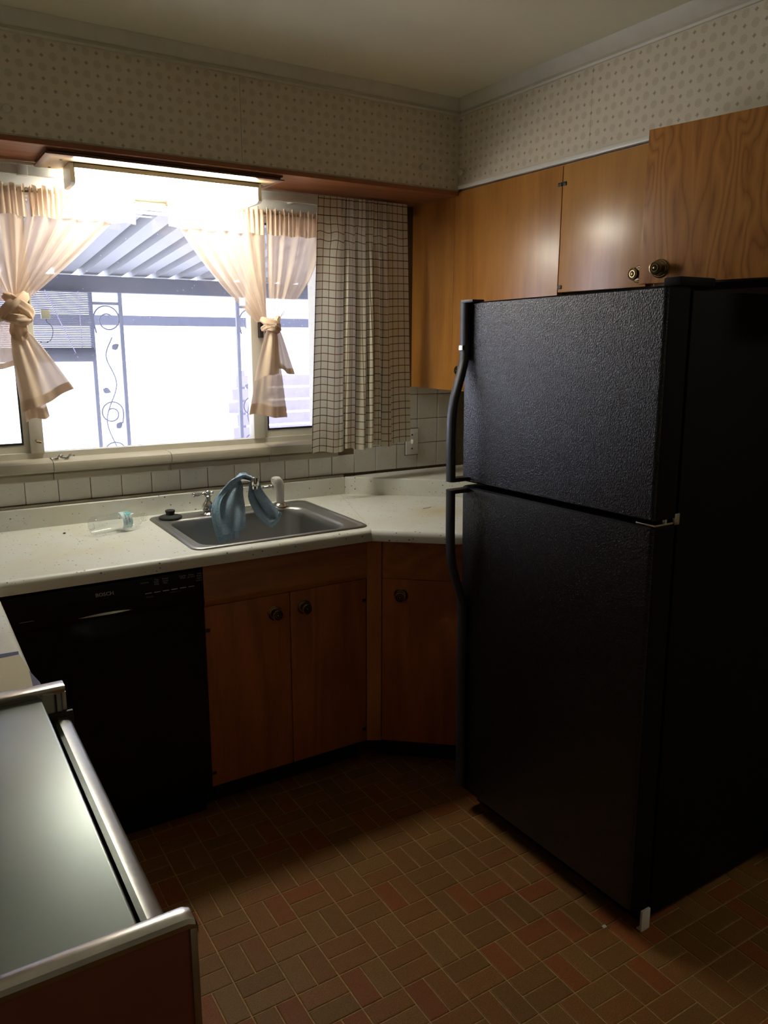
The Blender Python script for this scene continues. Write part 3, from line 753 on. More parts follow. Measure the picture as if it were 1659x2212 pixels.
# ================================================================== SINK, TAPS
t = thing('sink', 'stainless steel drop-in sink set in the white counter', 'sink', (0.298, -0.33, CT))
bm = B(); cx, cy = 0.2975, -0.331; bw, bd = 0.512, 0.398; bcx, bcy = 0.284, -0.357
L_ = [rrect(cx, cy, 0.632, 0.528, 0.035, CT+0.0004), rrect(cx, cy, 0.630, 0.526, 0.035, CT+0.004), rrect(cx, cy, 0.622, 0.518, 0.034, CT+0.0065), rrect(cx, cy, 0.602, 0.498, 0.032, CT+0.0065),
      rrect(cx, cy, 0.594, 0.490, 0.03, CT+0.0035), rrect(cx-0.004, cy-0.004, 0.586, 0.478, 0.035, CT+0.0030), rrect(bcx, bcy, bw+0.022, bd+0.022, 0.065, CT+0.0030), rrect(bcx, bcy, bw+0.010, bd+0.010, 0.062, CT+0.0012),
      rrect(bcx, bcy, bw, bd, 0.060, CT-0.006), rrect(bcx, bcy, bw-0.006, bd-0.006, 0.060, CT-0.03), rrect(bcx, bcy, bw-0.022, bd-0.022, 0.060, CT-0.145), rrect(bcx, bcy, bw-0.045, bd-0.045, 0.055, CT-0.168), rrect(bcx, bcy, bw-0.10, bd-0.10, 0.05, CT-0.174),
      rrect(bcx, bcy, 0.10, 0.10, 0.048, CT-0.177)]
loft(bm, L_, cap=False); bm.faces.new(loft.rings[-1])
bmesh.ops.recalc_face_normals(bm, faces=bm.faces[:])
obj('basin', bm, M['sink'], t, angle=60)
obj('drain', lathe(B(), [(0.0, 0.0), (0.042, 0.0), (0.042, 0.002), (0.036, 0.002), (0.030, -0.001), (0.0, -0.001)], (bcx, bcy, CT-0.1765), n=24), M['chrome'], t)
ZK = CT+0.0038
t = thing('faucet', 'chrome two-handle faucet at the back of the sink', 'faucet', (0.293, -0.118, ZK))
for i, (x, sgn) in enumerate(((0.194, -1), (0.391, 1))):
    y = -0.122
    hbm = lathe(B(), [(0.0, 0), (0.029, 0), (0.0295, 0.004), (0.024, 0.009), (0.019, 0.012), (0.0215, 0.016), (0.0235, 0.022), (0.0235, 0.030), (0.020, 0.039), (0.0135, 0.046), (0.0105, 0.052), (0.0102, 0.062), (0.013, 0.066), (0.013, 0.069), (0.0095, 0.072), (0.0115, 0.078), (0.0108, 0.085), (0.006, 0.090), (0.0, 0.091)], (x, y, ZK), n=24)
    hd_ = obj('valve_body', hbm, M['chrome'], t)
    lv = B(); ld = Vector((sgn*0.97, -0.22, 0.02)).normalized(); b0 = Vector((x, y, ZK+0.079))
    tube(lv, [b0+ld*s for s in (0.006, 0.015, 0.018, 0.022, 0.027, 0.036, 0.046, 0.053, 0.057, 0.061, 0.064)], [0.0055, 0.0055, 0.0075, 0.0045, 0.0048, 0.0072, 0.0088, 0.0078, 0.0095, 0.0085, 0.003], 14)
    tube(lv, [b0-ld*s for s in (0.006, 0.014, 0.017, 0.021, 0.023)], [0.0045, 0.004, 0.0062, 0.0062, 0.002], 12)
    obj('lever', lv, M['chrome'], hd_)
sp = lathe(B(), [(0.0, 0), (0.026, 0), (0.026, 0.005), (0.018, 0.012), (0.016, 0.03), (0.0, 0.032)], (0.293, -0.118, ZK), n=24)
path = catmull([(0.293, -0.118, ZK+0.01), (0.293, -0.121, ZK+0.065), (0.295, -0.140, ZK+0.108), (0.300, -0.185, ZK+0.134), (0.307, -0.236, ZK+0.143), (0.313, -0.272, ZK+0.141)], 6)
tube(sp, path, [0.0145-0.0032*i/(len(path)-1) for i in range(len(path))], 14)
obj('spout', sp, M['chrome'], t)
obj('aerator', lathe(B(), [(0.0, 0), (0.0118, 0), (0.0118, 0.010), (0.0150, 0.0125), (0.0158, 0.020), (0.0155, 0.036), (0.0135, 0.0415), (0.0, 0.043)], (0.3145, -0.280, ZK+0.110), (0.03, -0.06, 1), 20), M['chrome'], t)
# sprayer
t = thing('sink_sprayer', 'white pull-out sprayer standing in a chrome collar right of the towel', 'sprayer', (0.484, -0.125, ZK))
obj('collar', lathe(B(), [(0.0, 0), (0.030, 0), (0.031, 0.002), (0.025, 0.011), (0.020, 0.0145), (0.0, 0.015)], (0.484, -0.125, ZK), n=24), M['chrome'], t)
sb = B(); tube(sb, [(0.484, -0.125, ZK+0.014), (0.484, -0.125, ZK+0.05), (0.483, -0.126, ZK+0.080), (0.480, -0.1275, ZK+0.094), (0.472, -0.131, ZK+0.1035), (0.462, -0.135, ZK+0.105), (0.453, -0.139, ZK+0.1035), (0.452, -0.1395, ZK+0.1034)],
     [0.0150, 0.0160, 0.0172, 0.0165, 0.0158, 0.0152, 0.0155, 0.0145], 18)
obj('wand', sb, M['white_plastic'], t)
nz = B(); dn = Vector((-0.9, -0.4, -0.15)).normalized(); bp = Vector((0.4525, -0.1393, ZK+0.1034))
lathe(nz, [(0.0, 0), (0.0122, 0.0), (0.0122, 0.003), (0.0100, 0.0035), (0.0095, 0.0015), (0.005, 0.0015), (0.0045, 0.003), (0.0, 0.003)], bp, dn, 20); obj('nozzle', nz, M['white_plastic'], t)
# stopper
t = obj('sink_stopper', lathe(B(), [(0.0, 0), (0.040, 0.0), (0.0415, 0.003), (0.040, 0.007), (0.030, 0.0105), (0.0155, 0.0125), (0.0150, 0.017), (0.0175, 0.0255), (0.0175, 0.0285), (0.015, 0.030), (0.0, 0.0295)], (0.052, -0.118, ZK+0.0005), n=32), M['rubber'])
tag(t, 'black rubber drain stopper lying on the rear left sink rim', 'stopper')
# towel over the spout
t = thing('dish_towel', 'blue terry dish towel draped over the faucet spout', 'towel', (0.29, -0.24, ZK+0.15))
def towel_strip(rows, fold, nv=14, n=7, seed=0, th=0.004):
    A = catmull([r[0] for r in rows], n); Bb = catmull([r[1] for r in rows], n)
    bm = B(); m = len(A)-1
    def fn(u, v):
        i = u*m; k = min(int(i), m-1); f = i-k
        a = A[k].lerp(A[k+1], f); b = Bb[k].lerp(Bb[k+1], f); p = a.lerp(b, v)
        d = (b-a); nrm = Vector((d.y, -d.x, 0)); nrm = nrm.normalized() if nrm.length > 1e-5 else Vector((0,-1,0))
        amp = fold*math.sin(PI*min(1, max(0, v*1.0)))*(math.sin(v*9+u*4+seed)+0.5*math.sin(v*17-u*6+seed*2))
        return p+nrm*amp+Vector((0, 0, 0.002*math.sin(v*11+seed)))
    grid(bm, m, nv, fn)
    bmesh.ops.recalc_face_normals(bm, faces=bm.faces[:])
    r = bmesh.ops.solidify(bm, geom=bm.faces[:], thickness=th)
    return bm
left = [((0.170, -0.296, 0.868), (0.268, -0.290, 0.886)), ((0.160, -0.290, 0.915), (0.276, -0.282, 0.925)), ((0.160, -0.280, 0.965), (0.280, -0.268, 0.966)), ((0.178, -0.268, 1.003), (0.280, -0.254, 1.002)),
        ((0.204, -0.266, 1.036), (0.285, -0.240, 1.028)), ((0.238, -0.268, 1.0600), (0.286, -0.210, 1.058)), ((0.276, -0.272, 1.0745), (0.300, -0.205, 1.0745))]
obj('left_fall', towel_strip(left, 0.012, seed=1.0), M['towel'], t, angle=80)
back = [((0.178, -0.266, 0.834), (0.258, -0.254, 0.846)), ((0.172, -0.266, 0.868), (0.260, -0.254, 0.880)), ((0.180, -0.260, 0.93), (0.264, -0.247, 0.935)), ((0.215, -0.247, 1.01), (0.272, -0.222, 1.01)), ((0.276, -0.226, 1.052), (0.288, -0.197, 1.052))]
obj('back_layer', towel_strip(back, 0.006, seed=2.2), M['towel'], t, angle=80)
right = [((0.282, -0.272, 1.0755), (0.304, -0.205, 1.0745)), ((0.330, -0.272, 1.052), (0.318, -0.226, 1.034)), ((0.352, -0.276, 1.008), (0.305, -0.246, 0.985)), ((0.380, -0.284, 0.962), (0.320, -0.268, 0.932)), ((0.400, -0.290, 0.928), (0.352, -0.284, 0.894)), ((0.403, -0.294, 0.918), (0.362, -0.290, 0.884))]
obj('right_fall', towel_strip(right, 0.010, seed=0.3), M['towel'], t, angle=80)
edge = [((0.158, -0.297, 0.868), (0.178, -0.304, 0.868)), ((0.152, -0.292, 0.915), (0.178, -0.298, 0.915)), ((0.152, -0.282, 0.965), (0.178, -0.288, 0.965)), ((0.170, -0.270, 1.003), (0.192, -0.276, 0.999)), ((0.204, -0.264, 1.028), (0.216, -0.268, 1.022))]
obj('loop_trim', towel_strip(edge, 0.003, nv=4, seed=0.9), M['towel_trim'], t, angle=80)
edge2 = [((0.402, -0.298, 0.932), (0.413, -0.296, 0.926)), ((0.384, -0.299, 0.902), (0.399, -0.298, 0.900)), ((0.360, -0.297, 0.882), (0.371, -0.296, 0.876))]
obj('loop_trim', towel_strip(edge2, 0.002, nv=3, seed=0.4), M['towel_trim'], t, angle=80)

# ================================================================== SMALL THINGS ON THE COUNTER
# clear water bottle on its side
R_ = 0.031
bA, bB = Vector((-0.246, -0.232, CT+R_+0.0015)), Vector((-0.048, -0.176, CT+R_+0.0015)); bax = (bB-bA).normalized()
t = thing('water_bottle', 'empty clear plastic water bottle lying on the counter left of the sink', 'bottle', (-0.15, -0.2, CT))
pr = [(0.0, 0.004), (0.012, 0.006), (0.020, 0.0), (0.027, 0.002), (0.0305, 0.008)]
for k in range(7): pr += [(0.031, 0.012+k*0.0105), (0.0293, 0.0165+k*0.0105)]
pr += [(0.031, 0.090), (0.0305, 0.094), (0.0305, 0.140), (0.0312, 0.143), (0.0295, 0.158), (0.0235, 0.172), (0.0155, 0.183), (0.0128, 0.187), (0.0128, 0.191), (0.0165, 0.192), (0.0165, 0.1945), (0.0122, 0.1955), (0.0122, 0.198), (0.0132, 0.199), (0.0122, 0.2005), (0.0132, 0.2025), (0.0118, 0.2055)]
bm = B(); q = Vector((0,0,1)).rotation_difference(bax)
loops = [[bA+q @ Vector((max(r, 1e-4)*math.cos(k/32*2*PI), max(r, 1e-4)*math.sin(k/32*2*PI), z)) for k in range(32)] for r, z in pr]
loft(bm, loops, cap=False)
obj('shell', bm, M['pet'], t, angle=70)
def cyl_at(a, z, r=0.03135):
    """a: angle round the bottle, 0 = up, positive toward the room"""
    s = bax.cross(Vector((0,0,1))).normalized(); u = s.cross(bax).normalized()
    return bA+bax*z+r*(math.cos(a)*u+math.sin(a)*s)
bm = grid(B(), 30, 4, lambda u, v: cyl_at(-0.6+u*2.9, 0.099+v*0.036)); obj('label', bm, M['label'], t)
bm = grid(B(), 14, 4, lambda u, v: cyl_at(0.05+u*0.75, 0.112+v*0.018+0.006*math.sin(u*3), 0.0316)); obj('label_print', bm, M['teal'], t)
for k, (s_, sz, zz) in enumerate((('Purified', 0.0085, 0.120), ('Drinking Water', 0.0072, 0.110))):
    bm = text_bm(s_, sz, None, 0.0, fn=lambda c, zz=zz: cyl_at(1.15+c.x/0.0314, zz-0.0+c.y*1.0, 0.0318)); obj('lettering', bm, M['ink'], t, smooth=False)
# sill hooks
for i, (x, y, a) in enumerate(((-0.300, -0.012, 0.5), (-0.266, -0.008, -0.35))):
    bm = B(); c_, s_ = math.cos(a), math.sin(a); z0 = 1.1445
    P = [(-0.022, 0, 0.004), (-0.012, 0.002, 0.0), (0.004, 0, 0.002), (0.012, -0.002, 0.010), (0.020, 0, 0.012), (0.026, 0.002, 0.006)]
    tube(bm, catmull([(x+c_*p[0]-s_*p[1], y+s_*p[0]+c_*p[1], z0+p[2]) for p in P], 5), 0.0032, 8)
    box(bm, (x-0.006, y-0.006, z0-0.0028), (x+0.006, y+0.006, z0+0.003), 0.001)
    o = obj('curtain_hook', bm, M['worn_chrome'])
    tag(o, ('small bent metal hook lying on the window sill, the left one', 'small bent metal hook lying on the window sill, the right one')[i], 'hook', 'metal hooks on the window sill')
# card and sheet beside the range
o = obj('navy_folder', prism(B(), [(-0.74, -1.163), (-0.5895, -1.174), (-0.5910, -1.197), (-0.5870, -1.276), (-0.5755, -1.360), (-0.5800, -1.556), (-0.75, -1.556)][::-1], CT+0.0005, CT+0.0020), M['navy'])
tag(o, 'dark navy card on the left counter, showing round the pale sheet', 'folder')
o = obj('paper_sheet', prism(B(), [(-0.74, -1.205), (-0.5900, -1.196), (-0.5845, -1.280), (-0.5885, -1.353), (-0.602, -1.545), (-0.74, -1.545)][::-1], CT+0.0022, CT+0.0030), M['paper_sheet'])
tag(o, 'pale beige sheet lying on a navy card beside the cooktop', 'paper')
# crumbs
bm = B(); bmesh.ops.create_icosphere(bm, subdivisions=1, radius=0.004, matrix=Matrix.Translation((-0.318, -0.155, CT+0.0030)) @ Matrix.Diagonal((1.3, 0.8, 0.7, 1))); o = obj('crumb', bm, M['iron'])
tag(o, 'tiny black crumb on the white counter left of the bottle', 'crumb')
bm = B(); bmesh.ops.create_icosphere(bm, subdivisions=1, radius=0.0045, matrix=Matrix.Translation((0.882, -0.0085, ZB+0.0025)) @ Matrix.Diagonal((0.9, 0.8, 0.7, 1))); o = obj('crumb', bm, M['iron'])
tag(o, 'tiny black crumb on the ledge behind the corner backsplash', 'crumb')
sp_ = B()
pl = [(0.0, 0.0), (0.018, 0.006), (0.03, 0.004), (0.05, 0.012), (0.046, 0.016), (0.028, 0.009), (0.012, 0.010)]
prism(sp_, [(0.937+a, -0.447+b) for a, b in pl], CT+0.0006, CT+0.0016)
o = obj('peeled_flake', sp_, M['dirty_trim']); tag(o, 'thin peeled flake lying on the corner counter near the yellow stain', 'flake')
bm = bx((0.716, -1.650, 0.0004), (0.727, -1.641, 0.004), 0.001); o = obj('floor_scrap', bm, M['white_plastic']); tag(o, 'tiny white scrap on the brick floor by the fridge corner', 'scrap')

# ================================================================== SWITCH PLATE
t = thing('switch_plate', 'white wall switch plate on the tiles below the plaid curtain', 'switch', (1.180, -0.004, 1.107))
obj('plate', bx((1.148, -0.0075, 1.050), (1.2125, -0.0010, 1.165), 0.002), M['white_plastic'], t)
obj('dark_outline', bx((1.145, -0.0032, 1.047), (1.2155, -0.0008, 1.168), 0.0008), M['seam'], t)  # thin dark border round the plate
for z in (1.138, 1.077): obj('screw', lathe(B(), [(0, 0), (0.0042, 0), (0.0035, 0.0016), (0, 0.0018)], (1.180, -0.0074, z), (0, -1, 0), 12), M['iron'], t)
obj('toggle', bx((1.1745, -0.020, 1.098), (1.1855, -0.007, 1.118), 0.003), M['white_plastic'], t)

# ================================================================== FRIDGE
FX, FC, FYL, FYR, FT = 0.7344, 0.8254, -0.9846, -1.7103, 1.669
fr = thing('fridge', 'black top-freezer fridge standing in front of the corner counter', 'fridge', (FC, FYR, 0.0))
fr.rotation_euler = (-0.0158, -0.0057, 0.0092)
obj('case', bx((FC, FYL-0.004, 0.034), (1.42, FYR, 1.662), 0.006), M['black_side'], fr)
def door_bm(z0, z1):
    """door: pebbled front, rolled vertical edges, flat sides"""
    x0, x1 = FX, FC-0.013; r = 0.012
    pl = [(x1, FYR-0.0015), (x1, FYL+0.0015)]
    for k in range(5): a = PI/2+k/4*PI/2; pl.append((x0+r+r*math.cos(a), FYL-r+0.0015+r*math.sin(a)))
    for k in range(5): a = PI+k/4*PI/2; pl.append((x0+r+r*math.cos(a), FYR+r-0.0015+r*math.sin(a)))
    bm = B(); c = 0.004
    cx = sum(p[0] for p in pl)/len(pl); cy = (FYL+FYR)/2
    def ins(z, d): return [(p[0]+(d if p[0] < 0.77 else 0), p[1]+(d if p[1] < cy else -d), z) for p in pl]
    loft(bm, [ins(z0, c), ins(z0+c, 0), ins(z1-c, 0), ins(z1, c)]); bmesh.ops.recalc_face_normals(bm, faces=bm.faces[:])
    for f in bm.faces:
        n = f.normal
        f.material_index = 0 if n.x < -0.35 and abs(n.z) < 0.5 else 1
    return bm
fz = obj('freezer_door', door_bm(1.134, 1.669), [M['pebble'], M['black_side']], fr, angle=35)
fd = obj('fridge_door', door_bm(0.088, 1.119), [M['pebble'], M['black_side']], fr, angle=35)
gk = B(); box(gk, (FC-0.013, FYL-0.010, 1.140), (FC, FYR+0.012, 1.662)); box(gk, (FC-0.013, FYL-0.010, 0.10), (FC, FYR+0.012, 1.114)); obj('door_gasket', gk, M['rubber'], fr)
def handle(door, top):
    """bowed grip: flat strap on the door edge swelling out to a free grip"""
    y0 = FYL-0.020
    if top: pts = [(0.004, 1.668), (0.004, 1.60), (0.004, 1.52), (0.010, 1.485), (0.026, 1.435), (0.042, 1.385), (0.050, 1.33), (0.052, 1.25), (0.052, 1.17), (0.052, 1.139)]
    else: pts = [(0.052, 1.114), (0.052, 1.06), (0.052, 0.98), (0.050, 0.92), (0.042, 0.865), (0.026, 0.815), (0.010, 0.765), (0.004, 0.73), (0.004, 0.60), (0.004, 0.40), (0.004, 0.20), (0.004, 0.105)]
    P = catmull([(FX-0.006-o, y0, z) for o, z in pts], 5)
    bm = B(); loops = []
    for i, p in enumerate(P):
        t_ = (P[min(i+1, len(P)-1)]-P[max(i-1, 0)]).normalized(); nrm = Vector((t_.z, 0, -t_.x)); nrm = -nrm if nrm.x > 0 else nrm
        hw, hd_ = 0.0165, 0.0105
        ring = []
        for k in range(12):
            a = k/12*2*PI; ca, sa = math.cos(a), math.sin(a)
            ring.append(p+Vector((0, 1, 0))*(hw*math.copysign(abs(ca)**0.6, ca))+nrm*(hd_*math.copysign(abs(sa)**0.7, sa)))
        loops.append(ring)
    loft(bm, loops); bmesh.ops.recalc_face_normals(bm, faces=bm.faces[:])
    # bridge back to the door at the free end
    ze = 1.139 if top else 1.114
    box(bm, (FX-0.058, y0-0.016, ze-0.001 if top else ze-0.012), (FX+0.004, y0+0.016, ze+0.012 if top else ze+0.001), 0.003)
    return obj('handle', bm, M['dark_plastic'], door, angle=50)
h1 = handle(fz, True); handle(fd, False)
obj('badge_clip', bx((FX-0.026, FYL-0.031, 1.532), (FX-0.0195, FYL-0.012, 1.546), 0.001), M['worn_chrome'], fz)
obj('end_cap', bx((FX-0.014, FYL-0.060, 1.6685), (FX+0.030, FYL-0.002, 1.6765), 0.002), M['dark_plastic'], fz)
obj('hinge_cover', bx((FX+0.050, FYR+0.004, 1.6715), (FC+0.085, FYR+0.052, 1.692), 0.005), M['black_side'], fr)
hm = B(); box(hm, (FX+0.006, FYR-0.001, 1.1205), (FC+0.004, FYR+0.055, 1.1255), 0.001); lathe(hm, [(0, 0), (0.006, 0), (0.006, 0.014), (0, 0.014)], (FX+0.055, FYR+0.010, 1.1195), n=12)
box(hm, (FC-0.016, FYR-0.0035, 1.118), (FC+0.002, FYR+0.003, 1.146), 0.001); obj('middle_hinge', hm, M['worn_chrome'], fr)
kg = B(); box(kg, (FC-0.020, FYL-0.012, 0.012), (FC, FYR+0.010, 0.083), 0.003)
for k in range(4): box(kg, (FC-0.023, FYL-0.03, 0.024+k*0.014), (FC-0.019, FYR+0.04, 0.030+k*0.014))
obj('kick_grille', kg, M['black'], fr)
ftb = B(); box(ftb, (FC-0.035, FYR-0.001, 0.002), (FC-0.0025, FYR+0.006, 0.062), 0.001); box(ftb, (FC-0.034, FYR-0.001, 0.0015), (FC-0.012, FYR+0.016, 0.005)); obj('foot_bracket', ftb, M['white_metal'], fr)
for x, y in ((FC+0.03, FYL-0.04), (FC+0.03, FYR+0.045), (1.37, FYL-0.04), (1.37, FYR+0.045)):
    obj('foot', lathe(B(), [(0, 0), (0.016, 0), (0.016, 0.012), (0.008, 0.014), (0.008, 0.036), (0, 0.036)], (x, y, 0.0135 if y > -1.2 else 0.0015), n=12), M['rubber'], fr)

# ================================================================== RANGE WITH STEEL COVER
RZ = 1.000
t = thing('cooktop_range', 'built-in range with flat steel cover between chrome-capped end panels', 'range', (-0.9, -1.9, 0))
RF, RN = -1.578, -2.196
obj('body', bx((XL+0.02, RN+0.004, 0.0), (-0.592, RF-0.024, 0.922)), M['black'], t)
cv = B(); box(cv, (XL+0.02, RN+0.003, 0.950), (-0.6035, RF-0.004, 0.9875), 0.004, 3); c_ = obj('steel_cover', cv, M['steel'], t)
rl = [(0.008, 0.925), (0.030, 0.925), (0.036, 0.930), (0.036, 0.942), (0.031, 0.947), (0.016, 0.950), (0.010, 0.947), (0.008, 0.943)]
bm = loft(B(), [[(-0.600+o, y, z) for o, z in rl] for y in (RF-0.030, RN+0.0025)]); bmesh.ops.recalc_face_normals(bm, faces=bm.faces[:])
obj('front_rail', bm, M['rail'], t, angle=35)
obj('rail_cap', bx((-0.6005, RF-0.0295, 0.922), (-0.5585, RF-0.0225, 0.957), 0.002), M['iron'], t)
# far end panel: grey enamel face in a chrome frame, chrome cap
p_ = obj('end_panel', bx((XL+0.02, RF-0.0225, 0.0), (-0.5725, RF-0.001, RZ-0.010), 0.001), M['grey_enamel'], t)
cp_ = B(); box(cp_, (XL+0.02, RF-0.024, RZ-0.012), (-0.5665, RF+0.002, RZ), 0.003, 2); box(cp_, (-0.574, RF-0.0235, 0.900), (-0.5665, RF+0.001, RZ-0.011), 0.001); obj('chrome_cap', cp_, M['worn_chrome'], p_)
fr_ = B(); box(fr_, (-0.5835, RF-0.0245, 0.935), (-0.5815, RF-0.0222, RZ-0.013)); obj('trim_line', fr_, M['iron'], p_)
# near end panel: maroon enamel, rounded chrome cap
p_ = obj('end_panel', bx((XL+0.02, RN-0.022, 0.0), (-0.5625, RN-0.001, RZ-0.010), 0.002), M['maroon'], t); p_['label'] = 'maroon enamel end panel facing the camera'
cpf = [(RN+0.0015, RZ-0.011), (RN-0.0230, RZ-0.011), (RN-0.0235, RZ-0.005), (RN-0.0205, RZ-0.0010), (RN-0.014, RZ), (RN-0.004, RZ), (RN+0.0005, RZ-0.002), (RN+0.0015, RZ-0.006)]
cp_ = loft(B(), [[(x, y+dy*0, z-dz) for y, z in cpf] for x, dy, dz in ((XL+0.02, 0, 0), (-0.575, 0, 0), (-0.564, 0, 0.0), (-0.5570, 0, 0.003), (-0.5545, 0, 0.009))]); bmesh.ops.recalc_face_normals(cp_, faces=cp_.faces[:])
box(cp_, (-0.5630, RN-0.0232, 0.30), (-0.5555, RN+0.000, RZ-0.012), 0.001); obj('chrome_cap', cp_, M['worn_chrome'], p_, angle=35)
# ================================================================== LEFT BASE CABINET
t = thing('side_base_cabinet', 'base cabinet under the short left counter beside the range', 'cabinet', (-0.9, -1.1, 0))
obj('case', bx((XL+0.02, -1.552, 0.10), (-0.615, -0.66, 0.868)), M['base_wood'], t)
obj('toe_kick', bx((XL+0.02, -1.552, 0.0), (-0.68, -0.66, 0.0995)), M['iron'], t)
bm = bx((-0.615, -1.550, 0.105), (-0.598, -0.665, 0.725), 0.001); obj('door', bm, M['base_wood'], t)
obj('drawer_front', bx((-0.615, -1.550, 0.730), (-0.596, -0.665, 0.866), 0.002), M['base_wood'], t)

# ================================================================== LIGHT UNDER THE SOFFIT
mp = [(0.0, 2.0884), (0.0, 2.0835), (-0.006, 2.0810), (-0.006, 2.0775), (0.004, 2.0750), (0.004, 2.0715), (-0.002, 2.0695), (-0.016, 2.0695), (-0.016, 2.0884)]
BX0, BX1, BY0, BY1 = -0.300, 0.445, -0.300, -0.092
t = thing('light_board', 'dark wooden board with moulded edge screwed under the soffit above the lamp', 'board', (0.1, -0.15, 2.0884))
obj('moulding', sweep(B(), [(BX0, BY1), (BX0, BY0), (BX1, BY0), (BX1, BY1)], mp), M['dark_wood'], t, angle=30)
obj('underside_panel', bx((BX0+0.017, BY0+0.017, 2.0705), (BX1-0.017, BY1, 2.0883)), M['pale_wood'], t)
for x, y in ((-0.250, -0.24), (-0.262, -0.11), (0.415, -0.19)): obj('screw', lathe(B(), [(0, 0), (0.005, 0), (0.004, 0.0015), (0, 0.002)], (x, y, 2.0704), (0, 0, -1), 10), M['iron'], t)
t = thing('fluorescent_light', 'glowing fluorescent light fixture hung below the wooden board over the window', 'light', (0.09, -0.17, 2.0815))
FX0, FX1, FY0, FY1 = -0.221, 0.395, -0.223, -0.118
obj('housing', bx((FX0+0.004, FY0+0.022, 2.062), (FX1-0.004, FY1, 2.0702), 0.002), M['white_metal'], t)
df = [(FY0+0.002, 2.0555), (FY0, 2.053), (FY0+0.002, 2.020), (FY0+0.010, 2.010), (FY1-0.010, 2.008), (FY1-0.002, 2.014), (FY1, 2.060)]
bm = loft(B(), [[(FX0+0.005, y, z) for y, z in df], [(FX1-0.005, y, z) for y, z in df]]); bmesh.ops.recalc_face_normals(bm, faces=bm.faces[:])
obj('diffuser', bm, M['diffuser'], t, angle=25)
for xa, xb in ((FX0-0.003, FX0+0.0105), (FX1-0.010, FX1+0.003)):
    bm = loft(B(), [[(x, y, z) for y, z in ((FY0-0.002, 2.0692), (FY0-0.003, 2.0135), (FY0+0.010, 2.0075), (FY1-0.010, 2.0055), (FY1+0.001, 2.012), (FY1+0.001, 2.0692))] for x in (xa, xb)]); bmesh.ops.recalc_face_normals(bm, faces=bm.faces[:])
    obj('end_cap', bm, M['white_metal'], t, angle=30)
obj('top_lip', bx((FX0+0.008, FY0-0.0080, 2.0550), (FX1-0.008, FY0+0.024, 2.0690), 0.001), M['lip_grey'], t)
for x in (-0.14, 0.10, 0.36): obj('bracket_tab', bx((x-0.006, FY0+0.002, 2.066), (x+0.006, FY0+0.012, 2.0702), 0.001), M['white_metal'], t)

# ================================================================== CURTAINS
# traverse rod for the plaid curtain
t = thing('traverse_rod', 'white flat traverse curtain rod running behind the lamp', 'curtain rod', (0, -0.06, 2.06))
obj('rail', bx((-0.76, -0.082, 2.046), (1.085, -0.066, 2.080), 0.003), M['white_metal'], t)
obj('rail_lip', bx((-0.76, -0.086, 2.074), (1.085, -0.066, 2.082), 0.001), M['white_metal'], t)
obj('joint_sleeve', bx((-0.352, -0.0855, 2.044), (-0.322, -0.064, 2.083), 0.002), M['white_metal'], t)
for x in (-0.74, 0.60, 1.078): obj('bracket', bx((x-0.006, -0.066, 2.050), (x+0.006, 0.0, 2.078), 0.001), M['white_metal'], t)
# sheer rods
SZ = 2.006
for x0, x1, lb in ((-0.70, 0.02, 'thin brass sash rod carrying the left sheer curtain'), (0.125, 0.742, 'thin brass sash rod carrying the right sheer curtain')):
    bm = tube(B(), [(x0, -0.024, SZ), (x1, -0.024, SZ)], 0.0045, 10); o = obj('sash_rod', bm, M['brass']); tag(o, lb, 'curtain rod', 'sash rods of the sheer curtains')
def smooth(a): return a*a*(3-2*a)
def sheer_panel(xa, xb, kx, kz, kw, folds, seed, zt=SZ-0.002, bow=0.0, y0=-0.024, sag=(1.15, 1.15), nu=110, nv=44):
    """gathered panel from the rod (xa..xb) to the knot at (kx, kz), kw wide there"""
    rnd = random.Random(seed); ph = [rnd.uniform(0, 6.28) for _ in range(4)]
    def fn(u, v):
        s = v**(sag[0]+(sag[1]-sag[0])*u)
        xt = xa+(xb-xa)*u; xe = kx+(u-0.5)*kw
        x = xt+(xe-xt)*s+bow*math.sin(PI*v)*(u-0.5)
        ztop = zt; z = ztop+(kz-ztop)*(v + 0.04*math.sin(PI*v)*(abs(u-0.5)*2))
        f = 2*PI*folds
        a = 0.0085*(1-0.45*v)
        y = y0-0.004+a*(math.sin(f*u+ph[0]+0.8*math.sin(3*v+ph[1]))+0.35*math.sin(f*1.7*u+ph[2]+v*2+2.0*math.sin(4*u)))-0.022*v*math.sin(PI*u)
        x += 0.004*math.sin(f*u*1.1+ph[3])*(1-v)
        return (x, y, z)
    return grid(B(), nu, nv, fn)
def sheer_header(xa, xb, seed, h=0.075, y0=-0.024):
    rnd = random.Random(seed); p1, p2 = rnd.uniform(0, 6), rnd.uniform(0, 6); n_ = int((xb-xa)/0.017)
    def fn(u, v):
        z = SZ+0.016-h*v-0.016*v
        g = math.sin(2*PI*n_*u+1.5*math.sin(u*9+p1)); w_ = 0.0045+0.007*(1-abs(2*v-0.45))*0.5
        zz = z+(0.007*math.sin(2*PI*n_*u*0.5+p2) if v < 0.12 else 0)+0.003*math.sin(u*23+p1)*v
        return (xa+(xb-xa)*u+0.003*math.sin(2*PI*n_*u+1.2+p2), y0-0.0085-w_*g*0.8-0.004*v, zz)
    return grid(B(), n_*8, 10, fn)
def gather_loops(bm, xa, xb, seed):
    rnd = random.Random(seed); x = xa+0.006
    while x < xb-0.006:
        r = rnd.uniform(0.006, 0.0095); tl = rnd.uniform(-0.4, 0.4)
        P = [(x+r*0.55*math.cos(a)+tl*0.006*math.sin(a), -0.024-0.007*math.cos(a*0.5), SZ+0.004+r*1.15*math.sin(a)) for a in [k/9*2*PI for k in range(10)]]
        tube(bm, P, 0.0022, 5, cap=True); x += rnd.uniform(0.010, 0.022)
    return bm
